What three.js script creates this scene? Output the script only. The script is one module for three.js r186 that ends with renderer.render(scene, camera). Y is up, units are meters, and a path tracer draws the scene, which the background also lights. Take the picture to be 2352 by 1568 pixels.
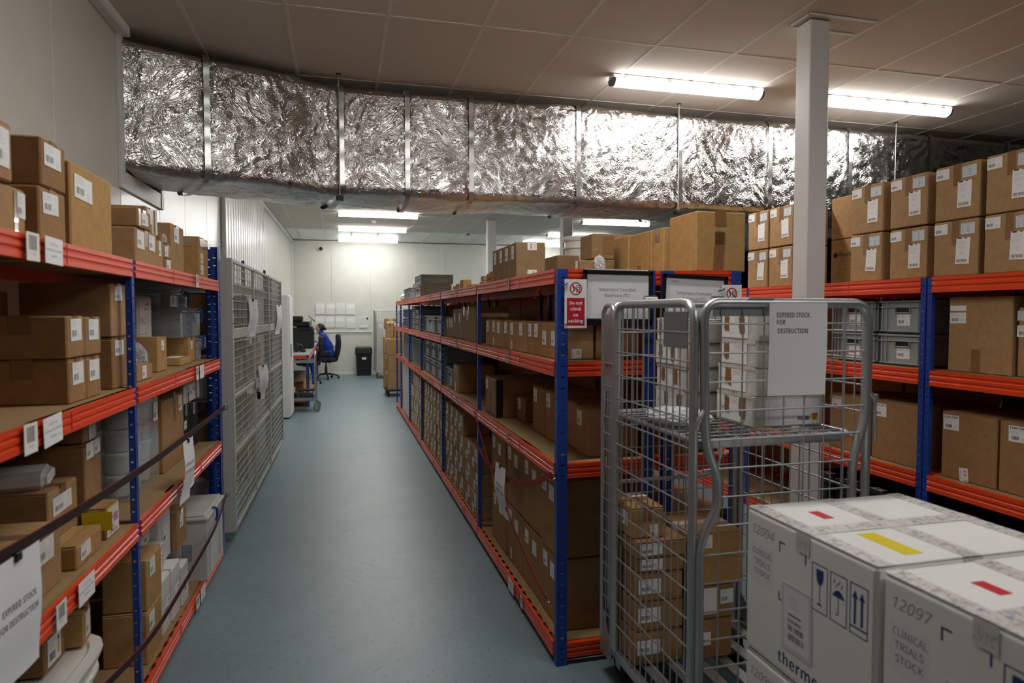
import * as THREE from 'three';
import { mergeGeometries } from 'three/addons/utils/BufferGeometryUtils.js';
import { RectAreaLightUniformsLib } from 'three/addons/lights/RectAreaLightUniformsLib.js';
import { MarchingCubes } from 'three/addons/objects/MarchingCubes.js';
import { createNoise2D, createNoise3D } from 'simplex-noise';

// ---------- camera, exposure, light levels ----------
const scene = new THREE.Scene();
scene.background = new THREE.Color(0x000000);
const camera = new THREE.PerspectiveCamera(54.27, 1.5, 0.05, 60);
const YAW = 14.6 * Math.PI / 180, PITCH = 2.43 * Math.PI / 180;
camera.position.set(0, 1.62, 0);
camera.lookAt(Math.sin(YAW) * Math.cos(PITCH), 1.62 - Math.sin(PITCH), -Math.cos(YAW) * Math.cos(PITCH));
camera.focus = 4.6; camera.userData.fStop = 2.8;
const renderer = new THREE.WebGLRenderer({ antialias: true });
renderer.toneMapping = THREE.LinearToneMapping;
renderer.toneMappingExposure = 3.5;
renderer.shadowMap.enabled = true;
RectAreaLightUniformsLib.init();
const TUBE_LIGHT = 12;      // radiance of the battens' downward light
const TUBE_GLOW = 7;        // what the eye sees of an opal diffuser
const TUBE_COLOR = new THREE.Color(1.0, 0.985, 0.95);
// the ceiling battens: [x from, x to, z]
const BATTENS = [
  [2.10, 3.46, -4.97, 'ceiling batten light nearest the white pillar, left of it in front of the foil duct'],
  [3.98, 5.42, -4.97, 'ceiling batten light partly hidden behind the white pillar, right of it'],
  [0.0, 1.5, -8.35, 'ceiling batten light hidden directly behind the foil duct'],  // out of view behind the duct, placed to light the rack crates
  [0.0, 1.5, -10.6, 'ceiling batten light just behind the foil duct bottom edge'],  // out of view, continues the far row and lights the aisle
  [0.0, 1.5, -12.8, 'nearest of the three far ceiling lights above the desk aisle'],
  [0.0, 1.5, -15.05, 'middle one of the three far ceiling lights above the desk aisle'],
  [0.0, 1.5, -17.25, 'far ceiling light closest to the end wall above the desk aisle'],
  [4.75, 6.25, -12.7, 'ceiling light seen just under the duct above the stacked cartons'],
  [4.75, 6.25, -15.0, 'far right ceiling light half hidden behind a white column'],
  [4.75, 6.25, -17.2, 'far right ceiling light lowest in view above the small cartons'],
  [0.0, 1.5, -2.5, 'ceiling batten light above the near aisle, just out of view'],  // out of view, placed to light near carton faces and the duct
  [2.10, 3.46, 0.2, 'ceiling batten light right of and above the viewpoint'],  // out of view, placed to light the signs and insulated box tops
];

// ---------- helpers ----------
let seed = 20240517;
const rnd = () => { seed |= 0; seed = seed + 0x6D2B79F5 | 0; let t = Math.imul(seed ^ seed >>> 15, 1 | seed); t = t + Math.imul(t ^ t >>> 7, 61 | t) ^ t; return ((t ^ t >>> 14) >>> 0) / 4294967296; };
const rr = (a, b) => a + (b - a) * rnd();
const n2 = createNoise2D(rnd), n3 = createNoise3D(rnd);
const V = (x, y, z) => new THREE.Vector3(x, y, z);
const taken = {};
function numbered(name) { const k = taken[name] = (taken[name] ?? -1) + 1; return k ? `${name}_${String(k).padStart(3, '0')}` : name; }
function shade(o) { o.traverse((c) => { if (c.isMesh) { c.castShadow = true; c.receiveShadow = true; } }); return o; }
function mesh(name, geo, mat, parent) { const m = new THREE.Mesh(geo, mat); m.name = name; m.castShadow = m.receiveShadow = true; if (parent) parent.add(m); return m; }
// the left-hand wall and racks stand one degree off the aisle's direction: frame 'L'
const LA = -0.017;
function place(o, fr, x, y, z, turn = 0) {
  if (fr === 'L') { o.position.set(x * Math.cos(LA) + z * Math.sin(LA), y, z * Math.cos(LA) - x * Math.sin(LA)); o.rotation.y = LA + turn; }
  else { o.position.set(x, y, z); o.rotation.y = turn; }
}
function thing(name, label, category, [x, y, z] = [0, 0, 0], turn = 0, group, fr) {
  const o = new THREE.Group(); o.name = numbered(name); scene.add(o);
  o.userData = { label, category }; if (group) o.userData.group = group;
  place(o, fr, x, y, z, turn); return o;
}
function structure(o, name) { o.name = name; o.userData.kind = 'structure'; scene.add(o); return o; }
// a chamfered box between corners, uv in metres
function cbx(x0, x1, y0, y1, z0, z1, b = 0.002) {
  const P = [], N = [], U = [];
  const c = [[x0, x1], [y0, y1], [z0, z1]];
  b = Math.min(b, (x1 - x0) / 3, (y1 - y0) / 3, (z1 - z0) / 3);
  const vert = (s, a) => c.map((r, i) => (s[i] > 0 ? r[1] : r[0]) - (i === a ? 0 : s[i] * b));   // corner s, on the face of axis a
  const uvOf = (p, a) => a === 0 ? [p[2], p[1]] : a === 1 ? [p[0], p[2]] : [p[0], p[1]];
  const tri = (pts, n, a) => { const u = V(...pts[1]).sub(V(...pts[0])), w = V(...pts[2]).sub(V(...pts[0])); if (u.cross(w).dot(V(...n)) < 0) pts = [pts[0], pts[2], pts[1]]; for (const p of pts) { P.push(...p); N.push(...n); U.push(...uvOf(p, a)); } };
  const quad = (p, n, a) => { tri([p[0], p[1], p[2]], n, a); tri([p[0], p[2], p[3]], n, a); };
  for (let a = 0; a < 3; a++) for (const s of [-1, 1]) {
    const [i, j] = [(a + 1) % 3, (a + 2) % 3], n = [0, 0, 0]; n[a] = s;
    quad([[-1, -1], [1, -1], [1, 1], [-1, 1]].map(([p, q]) => { const t = []; t[a] = s; t[i] = p; t[j] = q; return vert(t, a); }), n, a);
  }
  const h = Math.SQRT1_2, d = 1 / Math.sqrt(3);
  if (b > 0) {
    for (let a = 0; a < 3; a++) for (const p of [-1, 1]) for (const q of [-1, 1]) {
      const [i, j] = [(a + 1) % 3, (a + 2) % 3], n = [0, 0, 0]; n[i] = p * h; n[j] = q * h;
      const mk = (s, f) => { const t = []; t[a] = s; t[i] = p; t[j] = q; return vert(t, f); };
      const e = (s, f) => { const v = mk(s, f); v[a] = (s > 0 ? c[a][1] : c[a][0]) - s * b; return v; };
      quad([e(-1, i), e(1, i), e(1, j), e(-1, j)], n, i);
    }
    for (const sx of [-1, 1]) for (const sy of [-1, 1]) for (const sz of [-1, 1]) tri([0, 1, 2].map((a) => vert([sx, sy, sz], a)), [sx * d, sy * d, sz * d], 0);
  }
  const g = new THREE.BufferGeometry();
  g.setAttribute('position', new THREE.Float32BufferAttribute(P, 3)); g.setAttribute('normal', new THREE.Float32BufferAttribute(N, 3)); g.setAttribute('uv', new THREE.Float32BufferAttribute(U, 2));
  return g;
}
const cb = (w, h, d, b) => cbx(-w / 2, w / 2, -h / 2, h / 2, -d / 2, d / 2, b);
const at = (g, x, y, z) => g.translate(x, y, z);
function tube(pts, r, seg = 8, tens = 0, closed = false, tub = null) {
  const curve = tens === null ? new THREE.CatmullRomCurve3(pts, closed, 'centripetal') : bent(pts, tens || r * 2.5);
  return plain(new THREE.TubeGeometry(curve, tub ?? Math.max(2, pts.length * 6), r, seg, closed));
}
function bent(pts, rad) {      // straight runs with rounded bends
  const path = new THREE.CurvePath();
  let prev = pts[0];
  for (let i = 1; i < pts.length - 1; i++) {
    const a = pts[i].clone().sub(pts[i - 1]), b = pts[i + 1].clone().sub(pts[i]);
    const q = Math.min(rad, a.length() * 0.45, b.length() * 0.45);
    const p1 = pts[i].clone().sub(a.normalize().multiplyScalar(q)), p2 = pts[i].clone().add(b.normalize().multiplyScalar(q));
    if (p1.distanceTo(prev) > 1e-4) path.add(new THREE.LineCurve3(prev, p1));
    path.add(new THREE.QuadraticBezierCurve3(p1, pts[i], p2)); prev = p2;
  }
  path.add(new THREE.LineCurve3(prev, pts[pts.length - 1])); return path;
}
function plain(g) { g = g.index ? g.toNonIndexed() : g; for (const k of Object.keys(g.attributes)) if (!['position', 'normal', 'uv'].includes(k)) g.deleteAttribute(k); g.morphAttributes = {}; return g; }
const merge = (list) => mergeGeometries(list.map(plain), false);
function rod(a, b, r, seg = 6) { const d = b.clone().sub(a), g = new THREE.CylinderGeometry(r, r, d.length(), seg, 1); g.applyQuaternion(new THREE.Quaternion().setFromUnitVectors(V(0, 1, 0), d.clone().normalize())); g.translate((a.x + b.x) / 2, (a.y + b.y) / 2, (a.z + b.z) / 2); return plain(g); }
const cyl = (r1, r2, h, seg = 24) => new THREE.CylinderGeometry(r1, r2, h, seg);
function extr(pts, depth, bev = 0) { const s = new THREE.Shape(pts.map(([x, y]) => new THREE.Vector2(x, y))); return plain(new THREE.ExtrudeGeometry(s, { depth, bevelEnabled: bev > 0, bevelSize: bev, bevelThickness: bev, bevelSegments: 2, curveSegments: 8 })); }

// ---------- textures ----------
function canvasTex(w, h, draw) {
  const c = document.createElement('canvas'); c.width = w; c.height = h; const g = c.getContext('2d');
  draw(g, w, h); const t = new THREE.CanvasTexture(c); t.colorSpace = THREE.SRGBColorSpace; t.anisotropy = 8; return t;
}
function dataTex(size, fn, srgb = true, rep = 1) {
  const d = new Uint8Array(size * size * 4);
  for (let y = 0; y < size; y++) for (let x = 0; x < size; x++) { const v = fn(x / size, y / size, x, y), i = (y * size + x) * 4; if (typeof v === 'number') d[i] = d[i + 1] = d[i + 2] = v; else { d[i] = v[0]; d[i + 1] = v[1]; d[i + 2] = v[2]; } d[i + 3] = 255; }
  const t = new THREE.DataTexture(d, size, size); t.wrapS = t.wrapT = THREE.RepeatWrapping; t.magFilter = THREE.LinearFilter; t.minFilter = THREE.LinearMipmapLinearFilter; t.generateMipmaps = true;
  if (srgb) t.colorSpace = THREE.SRGBColorSpace; t.repeat.set(rep, rep); t.needsUpdate = true; return t;
}
// seamless noise: noise on a torus
function tn(u, v, f, o = 0) { const a = u * 2 * Math.PI, b = v * 2 * Math.PI, r = f / (2 * Math.PI); return n3(Math.cos(a) * r + o, Math.sin(a) * r + Math.cos(b) * r * 1.0 + o * 1.7, Math.sin(b) * r - o); }
const clamp = (v, a = 0, b = 255) => Math.max(a, Math.min(b, v));
const texCard = dataTex(512, (u, v, x, y) => { const s = 232 + tn(u, v, 9) * 9 + tn(u, v, 40, 3) * 7 + rr(-9, 9); return [clamp(s), clamp(s - 1), clamp(s - 3)]; }, true, 2.2);
const texChip = dataTex(512, (u, v) => { const s = 214 + tn(u, v, 70) * 22 + tn(u, v, 130, 5) * 20 + rr(-8, 8); return [clamp(s + 6), clamp(s), clamp(s - 10)]; }, true, 3);
const texFloor = dataTex(1024, (u, v) => { const s = 226 + tn(u, v, 5) * 5 + tn(u, v, 22, 2) * 4 + rr(-8, 8) + (Math.abs(tn(u, v, 14, 9)) < 0.012 ? -7 : 0) + (tn(u, v, 60, 7) > 0.82 ? -34 : 0); return [clamp(s - 1), clamp(s), clamp(s)]; }, true, 0.4);
const texFloorR = dataTex(512, (u, v) => clamp(150 + tn(u, v, 4, 4) * 22 + tn(u, v, 25, 6) * 16 + rr(-6, 6)), false, 0.4);
const texPanel = dataTex(256, (u, v) => { const s = 246 + tn(u, v, 6) * 3 + rr(-2, 2); return [clamp(s), clamp(s), clamp(s)]; }, true, 0.5);
const texTile = dataTex(256, (u, v) => { const s = 238 + tn(u, v, 50) * 7 + rr(-8, 8); return [clamp(s), clamp(s), clamp(s)]; }, true, 2);


const SANS = 'sans-serif';
function bars(g, x, y, w, h) { g.fillStyle = '#222'; let p = x; while (p < x + w) { const k = 1 + Math.floor(rnd() * 3) * (w / 90); g.fillRect(p, y, k, h); p += k + (1 + Math.floor(rnd() * 3)) * (w / 90); } }
function scribble(g, x, y, w, n, lh, col = '#777', th = 2) { g.fillStyle = col; for (let i = 0; i < n; i++) { let p = x; const e = x + w * rr(0.55, 1); while (p < e) { const k = rr(4, 16); g.fillRect(p, y + i * lh, Math.min(k, e - p), th); p += k + 4; } } }
const paper = (g, w, h, c = '#efeeec') => { g.fillStyle = c; g.fillRect(0, 0, w, h); };
const T = {};
T.ship = canvasTex(256, 180, (g, w, h) => { paper(g, w, h); scribble(g, 14, 14, 150, 5, 12); bars(g, 26, 92, 110, 52); scribble(g, 26, 152, 110, 1, 10); scribble(g, 176, 118, 66, 5, 11, '#999'); g.fillStyle = '#333'; g.fillRect(206, 30, 4, 16); });
T.ship2 = canvasTex(200, 236, (g, w, h) => { paper(g, w, h); scribble(g, 14, 16, 150, 7, 13); bars(g, 24, 138, 92, 56); scribble(g, 130, 150, 56, 4, 13, '#999'); scribble(g, 24, 206, 90, 2, 11); });
T.address = canvasTex(200, 320, (g, w, h) => { paper(g, w, h, '#f1f0ee'); g.fillStyle = '#3a2226'; g.fillRect(16, 0, 60, 16); g.fillRect(110, 2, 40, 10); scribble(g, 24, 40, 150, 3, 14); scribble(g, 14, 90, 160, 4, 12, '#999'); g.fillStyle = '#555'; g.font = `11px ${SANS}`; scribble(g, 60, 176, 80, 2, 14, '#555'); bars(g, 18, 262, 150, 36); scribble(g, 20, 304, 140, 1, 8); });
T.blue = canvasTex(220, 160, (g, w, h) => { paper(g, w, h, '#d3dbe0'); g.fillStyle = '#55585c'; g.fillRect(30, 14, 160, 4); for (let i = 0; i < 4; i++) { g.fillStyle = '#8b949a'; g.fillRect(18, 46 + i * 27, 30, 3); g.fillStyle = '#444'; g.fillRect(100, 44 + i * 27, 36, 6); g.fillStyle = '#aab'; g.fillRect(14, 60 + i * 27, 190, 1); } });
T.strip = canvasTex(96, 256, (g, w, h) => { paper(g, w, h, '#e4e9ea'); scribble(g, 12, 16, 60, 8, 13, '#8a9296'); bars(g, 18, 140, 60, 40); scribble(g, 12, 196, 60, 4, 12, '#8a9296'); });
T.location = canvasTex(180, 200, (g, w, h) => { paper(g, w, h, '#f3f1ea'); bars(g, 34, 20, 112, 104); g.fillStyle = '#555'; g.font = `26px ${SANS}`; g.fillText('TC-A1', 58, 160); });
T.locgrey = canvasTex(120, 200, (g, w, h) => { paper(g, w, h, '#b9b2ab'); bars(g, 16, 16, 88, 110); g.fillStyle = '#555'; g.font = `24px ${SANS}`; g.fillText('TC', 42, 168); });
T.notice = canvasTex(300, 200, (g, w, h) => { paper(g, w, h, '#f4f3f4'); g.textAlign = 'center'; g.fillStyle = '#d23a3a'; g.font = `28px ${SANS}`; g.fillText('Do not use', 150, 62); g.fillStyle = '#2b2f45'; g.font = `24px ${SANS}`; g.fillText('for temperature sensitive', 150, 104); g.fillText('materials', 150, 148); g.strokeStyle = '#8892a8'; g.lineWidth = 3; g.beginPath(); g.moveTo(230, 160); g.lineTo(250, 140); g.lineTo(266, 158); g.stroke(); });
T.expired3 = canvasTex(424, 600, (g, w, h) => { paper(g, w, h, '#f3f3f6'); g.fillStyle = '#1d1d22'; g.font = `bold 42px ${SANS}`; g.fillText('EXPIRED STOCK', 52, 94, 240); g.fillText('FOR', 52, 140, 64); g.fillText('DESTRUCTION', 58, 196, 224); });
T.expired2 = canvasTex(424, 600, (g, w, h) => { paper(g, w, h, '#f2f3f6'); g.fillStyle = '#2b2b30'; g.font = `bold 44px ${SANS}`; g.textAlign = 'center'; g.fillText('EXPIRED STOCK', 212, 250, 300); g.fillText('FOR DESTRUCTION', 212, 320, 350); });
T.climb = canvasTex(260, 540, (g, w, h) => {
  paper(g, w, h, '#f4f4f4'); g.fillStyle = '#c4102c'; g.fillRect(24, 204, 212, 312);
  g.strokeStyle = '#222'; g.lineWidth = 7; g.beginPath(); g.moveTo(140, 60); g.lineTo(140, 150); g.moveTo(176, 50); g.lineTo(176, 145); for (let i = 0; i < 4; i++) { g.moveTo(140, 70 + i * 22); g.lineTo(176, 64 + i * 22); } g.stroke();
  g.fillStyle = '#222'; g.beginPath(); g.arc(98, 78, 9, 0, 7); g.fill(); g.lineWidth = 12; g.beginPath(); g.moveTo(100, 88); g.lineTo(112, 120); g.lineTo(92, 140); g.moveTo(104, 94); g.lineTo(128, 92); g.stroke();
  g.strokeStyle = '#c4102c'; g.lineWidth = 14; g.beginPath(); g.arc(130, 102, 66, 0, 7); g.moveTo(84, 56); g.lineTo(176, 148); g.stroke();
  g.fillStyle = '#fff'; g.font = `bold 50px ${SANS}`; g.textAlign = 'center';['Do not', 'climb', 'on', 'racking'].forEach((s, i) => g.fillText(s, 130, 278 + i * 67, 200));
});
function tcSign(logo) { return canvasTex(640, 440, (g, w, h) => { paper(g, w, h, '#eeedf0'); g.strokeStyle = '#c9c9d2'; g.lineWidth = 2; g.strokeRect(46, 52, 548, 350); g.fillStyle = '#3a3a40'; g.font = `46px ${SANS}`; g.textAlign = 'center'; g.fillText('Temperature Controlled', 310, 166, 390); g.fillText('Warehouse (TC)', 310, 224, 262); if (logo) { g.fillStyle = '#6d4fa0'; g.textAlign = 'left'; g.font = `bold 22px ${SANS}`; g.fillText('\u2022xiamol', 58, 36, 96); } }); }
T.tc1 = tcSign(false); T.tc2 = tcSign(true);
T.vial = canvasTex(360, 220, (g, w, h) => { paper(g, w, h, '#eae6e6'); g.strokeStyle = '#9a5566'; g.lineWidth = 2; g.strokeRect(24, 14, 230, 186); g.fillStyle = '#555'; scribble(g, 50, 34, 120, 9, 9, '#777'); scribble(g, 190, 30, 60, 3, 12, '#999'); g.fillStyle = '#4a4a4a'; bars(g, 212, 150, 78, 34); scribble(g, 40, 176, 60, 2, 10); g.fillStyle = '#b31f24'; g.fillRect(306, 128, 38, 14); g.fillStyle = '#d9a514'; g.fillRect(306, 142, 38, 46); g.fillStyle = '#5a3a10'; g.font = `bold 26px ${SANS}`; g.fillText('A', 316, 178); g.fillStyle = '#a0a0a8'; g.font = `24px ${SANS}`; g.fillText('320', 250, 110); });
T.lily = canvasTex(300, 200, (g, w, h) => { paper(g, w, h, '#efedea'); g.fillStyle = '#7d2840'; g.font = `italic bold 46px serif`; g.fillText('Uy', 20, 120); g.strokeStyle = '#9a4558'; g.lineWidth = 2; g.strokeRect(160, 20, 100, 34); g.fillStyle = '#8a3048'; g.font = `22px ${SANS}`; g.fillText('Fresh', 180, 44); g.fillStyle = '#555'; scribble(g, 60, 150, 120, 2, 14); });
T.hazard = canvasTex(160, 120, (g, w, h) => { paper(g, w, h); scribble(g, 10, 14, 90, 4, 11); bars(g, 16, 66, 70, 36); g.fillStyle = '#b81f24'; g.fillRect(118, 18, 22, 22); g.fillStyle = '#d9b214'; g.fillRect(118, 44, 22, 50); });
T.medSupplies = canvasTex(260, 300, (g, w, h) => { paper(g, w, h, '#f0eee8'); g.fillStyle = '#e3d21b'; g.fillRect(0, 0, 40, 150); g.fillRect(0, 0, 260, 18); scribble(g, 60, 34, 90, 6, 14); bars(g, 60, 110, 70, 30); g.fillStyle = '#d07fc2'; g.fillRect(140, 96, 100, 90); scribble(g, 46, 160, 80, 2, 14, '#b22', 4); g.fillStyle = '#222'; g.font = `bold 44px ${SANS}`; g.fillText('MED', 50, 238); g.fillText('SUPPLIES', 30, 284, 200); });
T.pharm = canvasTex(512, 400, (g, w, h) => { g.fillStyle = '#a5845a'; g.fillRect(0, 0, w, h); g.fillStyle = '#2a2422'; for (const [a, b] of [[60, 110], [40, 130], [80, 130], [60, 150]]) { g.beginPath(); g.arc(a, b, 21, 0, 7); g.fill(); } g.font = `bold 84px ${SANS}`; g.fillText('Pharma', 108, 158); g.fillRect(96, 78, 400, 3); g.fillRect(96, 178, 400, 3); g.font = `30px ${SANS}`; g.fillText('P H A R M A C E U T I C A L S', 30, 224, 470); g.fillText('A T H E N S   G R E E C E', 130, 280, 340); g.fillText('T E L . + 3 0 . 2 1 0', 100, 326, 330); g.fillText('F A X  + 3 0 . 2 1 0', 96, 376, 330); });
T.oLabel = canvasTex(200, 150, (g, w, h) => { paper(g, w, h); g.strokeStyle = '#4a3550'; g.lineWidth = 7; g.strokeRect(108, 36, 46, 46); g.fillStyle = '#777'; g.fillRect(26, 12, 3, 120); g.fillRect(36, 40, 3, 92); g.fillRect(100, 130, 80, 8); });
T.mLabel = canvasTex(200, 190, (g, w, h) => { paper(g, w, h); g.save(); g.translate(80, 160); g.rotate(-Math.PI / 2); g.fillStyle = '#4a3550'; g.font = `bold 74px ${SANS}`; g.fillText('mo', 0, 20); g.font = `20px ${SANS}`; g.fillText('imaging', 10, 84); g.restore(); });
function hand(txt) { return canvasTex(256, 220, (g, w, h) => { paper(g, w, h); g.fillStyle = '#222'; g.font = `italic bold 48px ${SANS}`; g.fillText(txt, 8, 48, 236); scribble(g, 16, 70, 140, 4, 13); bars(g, 40, 140, 100, 48); scribble(g, 180, 150, 60, 4, 12, '#999'); }); }
T.h1 = hand('1949-1960'); T.h2 = hand('2189-2200'); T.h3 = hand('1961-1972'); T.h4 = hand('2201-2212');
function thermo(num) {
  return canvasTex(840, 720, (g, w, h) => {
    paper(g, w, h, '#e9e8e6'); const blue = '#27356f';
    g.fillStyle = '#777'; g.font = `italic 66px ${SANS}`; g.fillText(num, 24, 96, 190);
    g.fillStyle = '#e2e1e3'; g.fillRect(26, 150, 180, 210); g.fillStyle = '#55555c'; g.font = `44px ${SANS}`; g.textAlign = 'center';['CLINICAL', 'TRIALS', 'STOCK'].forEach((s, i) => g.fillText(s, 116, 204 + i * 54, 160)); g.textAlign = 'left';
    g.strokeStyle = blue; g.lineWidth = 9; g.beginPath(); g.moveTo(254, 128); g.lineTo(254, 78); g.lineTo(294, 78); g.moveTo(254, 330); g.lineTo(254, 372); g.lineTo(294, 372); g.moveTo(400, 78); g.lineTo(440, 78); g.lineTo(440, 128); g.moveTo(440, 330); g.lineTo(440, 372); g.lineTo(400, 372); g.stroke();
    g.lineWidth = 6; for (let i = 0; i < 3; i++) g.strokeRect(486 + i * 116, 92, 96, 220);
    g.fillStyle = '#1f3a78'; // wine glass
    g.beginPath(); g.moveTo(512, 112); g.lineTo(558, 112); g.quadraticCurveTo(562, 180, 538, 186); g.lineTo(538, 270); g.lineTo(558, 282); g.lineTo(512, 282); g.lineTo(532, 270); g.lineTo(532, 186); g.quadraticCurveTo(508, 180, 512, 112); g.fill();
    g.beginPath(); g.moveTo(612, 196); g.quadraticCurveTo(650, 128, 688, 196); g.fill(); g.lineWidth = 5; g.beginPath(); g.moveTo(650, 190); g.lineTo(650, 268); g.quadraticCurveTo(642, 286, 634, 270); for (let i = 0; i < 4; i++) { g.moveTo(628 + i * 15, 116 + (i % 2) * 14); g.lineTo(620 + i * 15, 138 + (i % 2) * 14); } g.stroke();
    for (const x of [738, 776]) { g.fillRect(x, 150, 14, 118); g.beginPath(); g.moveTo(x - 10, 154); g.lineTo(x + 7, 116); g.lineTo(x + 24, 154); g.fill(); } g.fillRect(722, 276, 88, 9);
    g.fillStyle = blue; g.font = `bold 84px ${SANS}`; g.fillText('thermosafe', 250, 690, 450);
  });
}
T.th1 = thermo('12094'); T.th2 = thermo('12097'); T.th3 = thermo('1209X');
T.doc = canvasTex(260, 460, (g, w, h) => { paper(g, w, h, '#cfcfd6'); g.fillStyle = '#e6e6ea'; g.fillRect(22, 30, 216, 400); scribble(g, 66, 80, 120, 7, 13, '#666'); g.fillStyle = '#444'; g.fillRect(60, 200, 110, 12); bars(g, 60, 236, 110, 24); bars(g, 60, 276, 130, 40); bars(g, 60, 336, 130, 46); });
T.tape = canvasTex(512, 64, (g, w, h) => { paper(g, w, h, '#d6d2cd'); for (let i = 0; i < 90; i++) { g.fillStyle = ['#bdb9b6', '#a9a8ac', '#c6c3bf', '#9c9ca6'][i % 4]; g.fillRect(rnd() * 500, 12 + rnd() * 36, 4 + rnd() * 12, 3 + rnd() * 9); } for (let i = 0; i < 3; i++) { g.fillStyle = ['#8088b4', '#b08a98', '#8088b4'][i]; g.fillRect(120 + i * 160, 22, 16, 12); } });
T.tape.wrapS = THREE.RepeatWrapping;
T.whiteBrand = canvasTex(220, 320, (g, w, h) => { paper(g, w, h, '#d8d2d0'); g.fillStyle = '#8c3038'; g.beginPath(); g.moveTo(110, 60); g.lineTo(170, 40); g.lineTo(170, 62); g.fill(); scribble(g, 100, 80, 80, 2, 12, '#8c3038', 6); g.fillStyle = '#444'; g.font = `italic 54px serif`; g.fillText('Uy', 6, 190); scribble(g, 70, 190, 90, 1, 10, '#444', 5); scribble(g, 14, 266, 180, 1, 10, '#444', 4); });
T.blueBox = canvasTex(320, 160, (g, w, h) => { paper(g, w, h, '#d9d6d2'); g.fillStyle = '#4e6fae'; for (let i = 0; i < 4; i++) g.fillRect(20, 24 + i * 22, 90, 12); g.fillRect(240, 30, 60, 10); g.fillRect(240, 50, 60, 26); g.fillStyle = '#d0cfcd'; g.fillRect(130, 40, 70, 70); bars(g, 138, 70, 50, 26); });
T.cord = canvasTex(32, 32, (g, w, h) => { g.fillStyle = '#8a2230'; g.fillRect(0, 0, w, h); g.fillStyle = '#2a1014'; g.fillRect(0, 0, w, 13); }); T.cord.wrapS = T.cord.wrapT = THREE.RepeatWrapping;
T.recycle = canvasTex(220, 260, (g, w, h) => { g.fillStyle = '#8a6840'; g.fillRect(0, 0, w, h); g.strokeStyle = '#3a2a1a'; g.lineWidth = 7; for (let i = 0; i < 3; i++) { const a = i * 2.094 - 1.2; g.beginPath(); g.arc(110, 130, 74, a, a + 1.5); g.stroke(); g.beginPath(); g.arc(110, 130, 46, a, a + 1.4); g.stroke(); } g.fillStyle = '#3a2a1a'; g.font = `bold 44px ${SANS}`; g.fillText('RZY', 66, 146); });
T.box32 = canvasTex(160, 240, (g, w, h) => { paper(g, w, h, '#dcdad6'); bars(g, 20, 14, 60, 40); scribble(g, 16, 76, 110, 2, 30, '#333', 5); scribble(g, 40, 130, 60, 1, 10, '#333', 5); g.fillStyle = '#222'; g.font = `bold 40px ${SANS}`; g.fillText('32', 96, 190); scribble(g, 10, 220, 130, 1, 8, '#333', 4); });
T.poster = canvasTex(200, 260, (g, w, h) => { paper(g, w, h, '#f6f6f4'); scribble(g, 60, 180, 80, 2, 9, '#aaa'); });
T.form = canvasTex(200, 260, (g, w, h) => { paper(g, w, h, '#eceef0'); scribble(g, 20, 24, 150, 14, 15, '#8a90a0'); });

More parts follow.
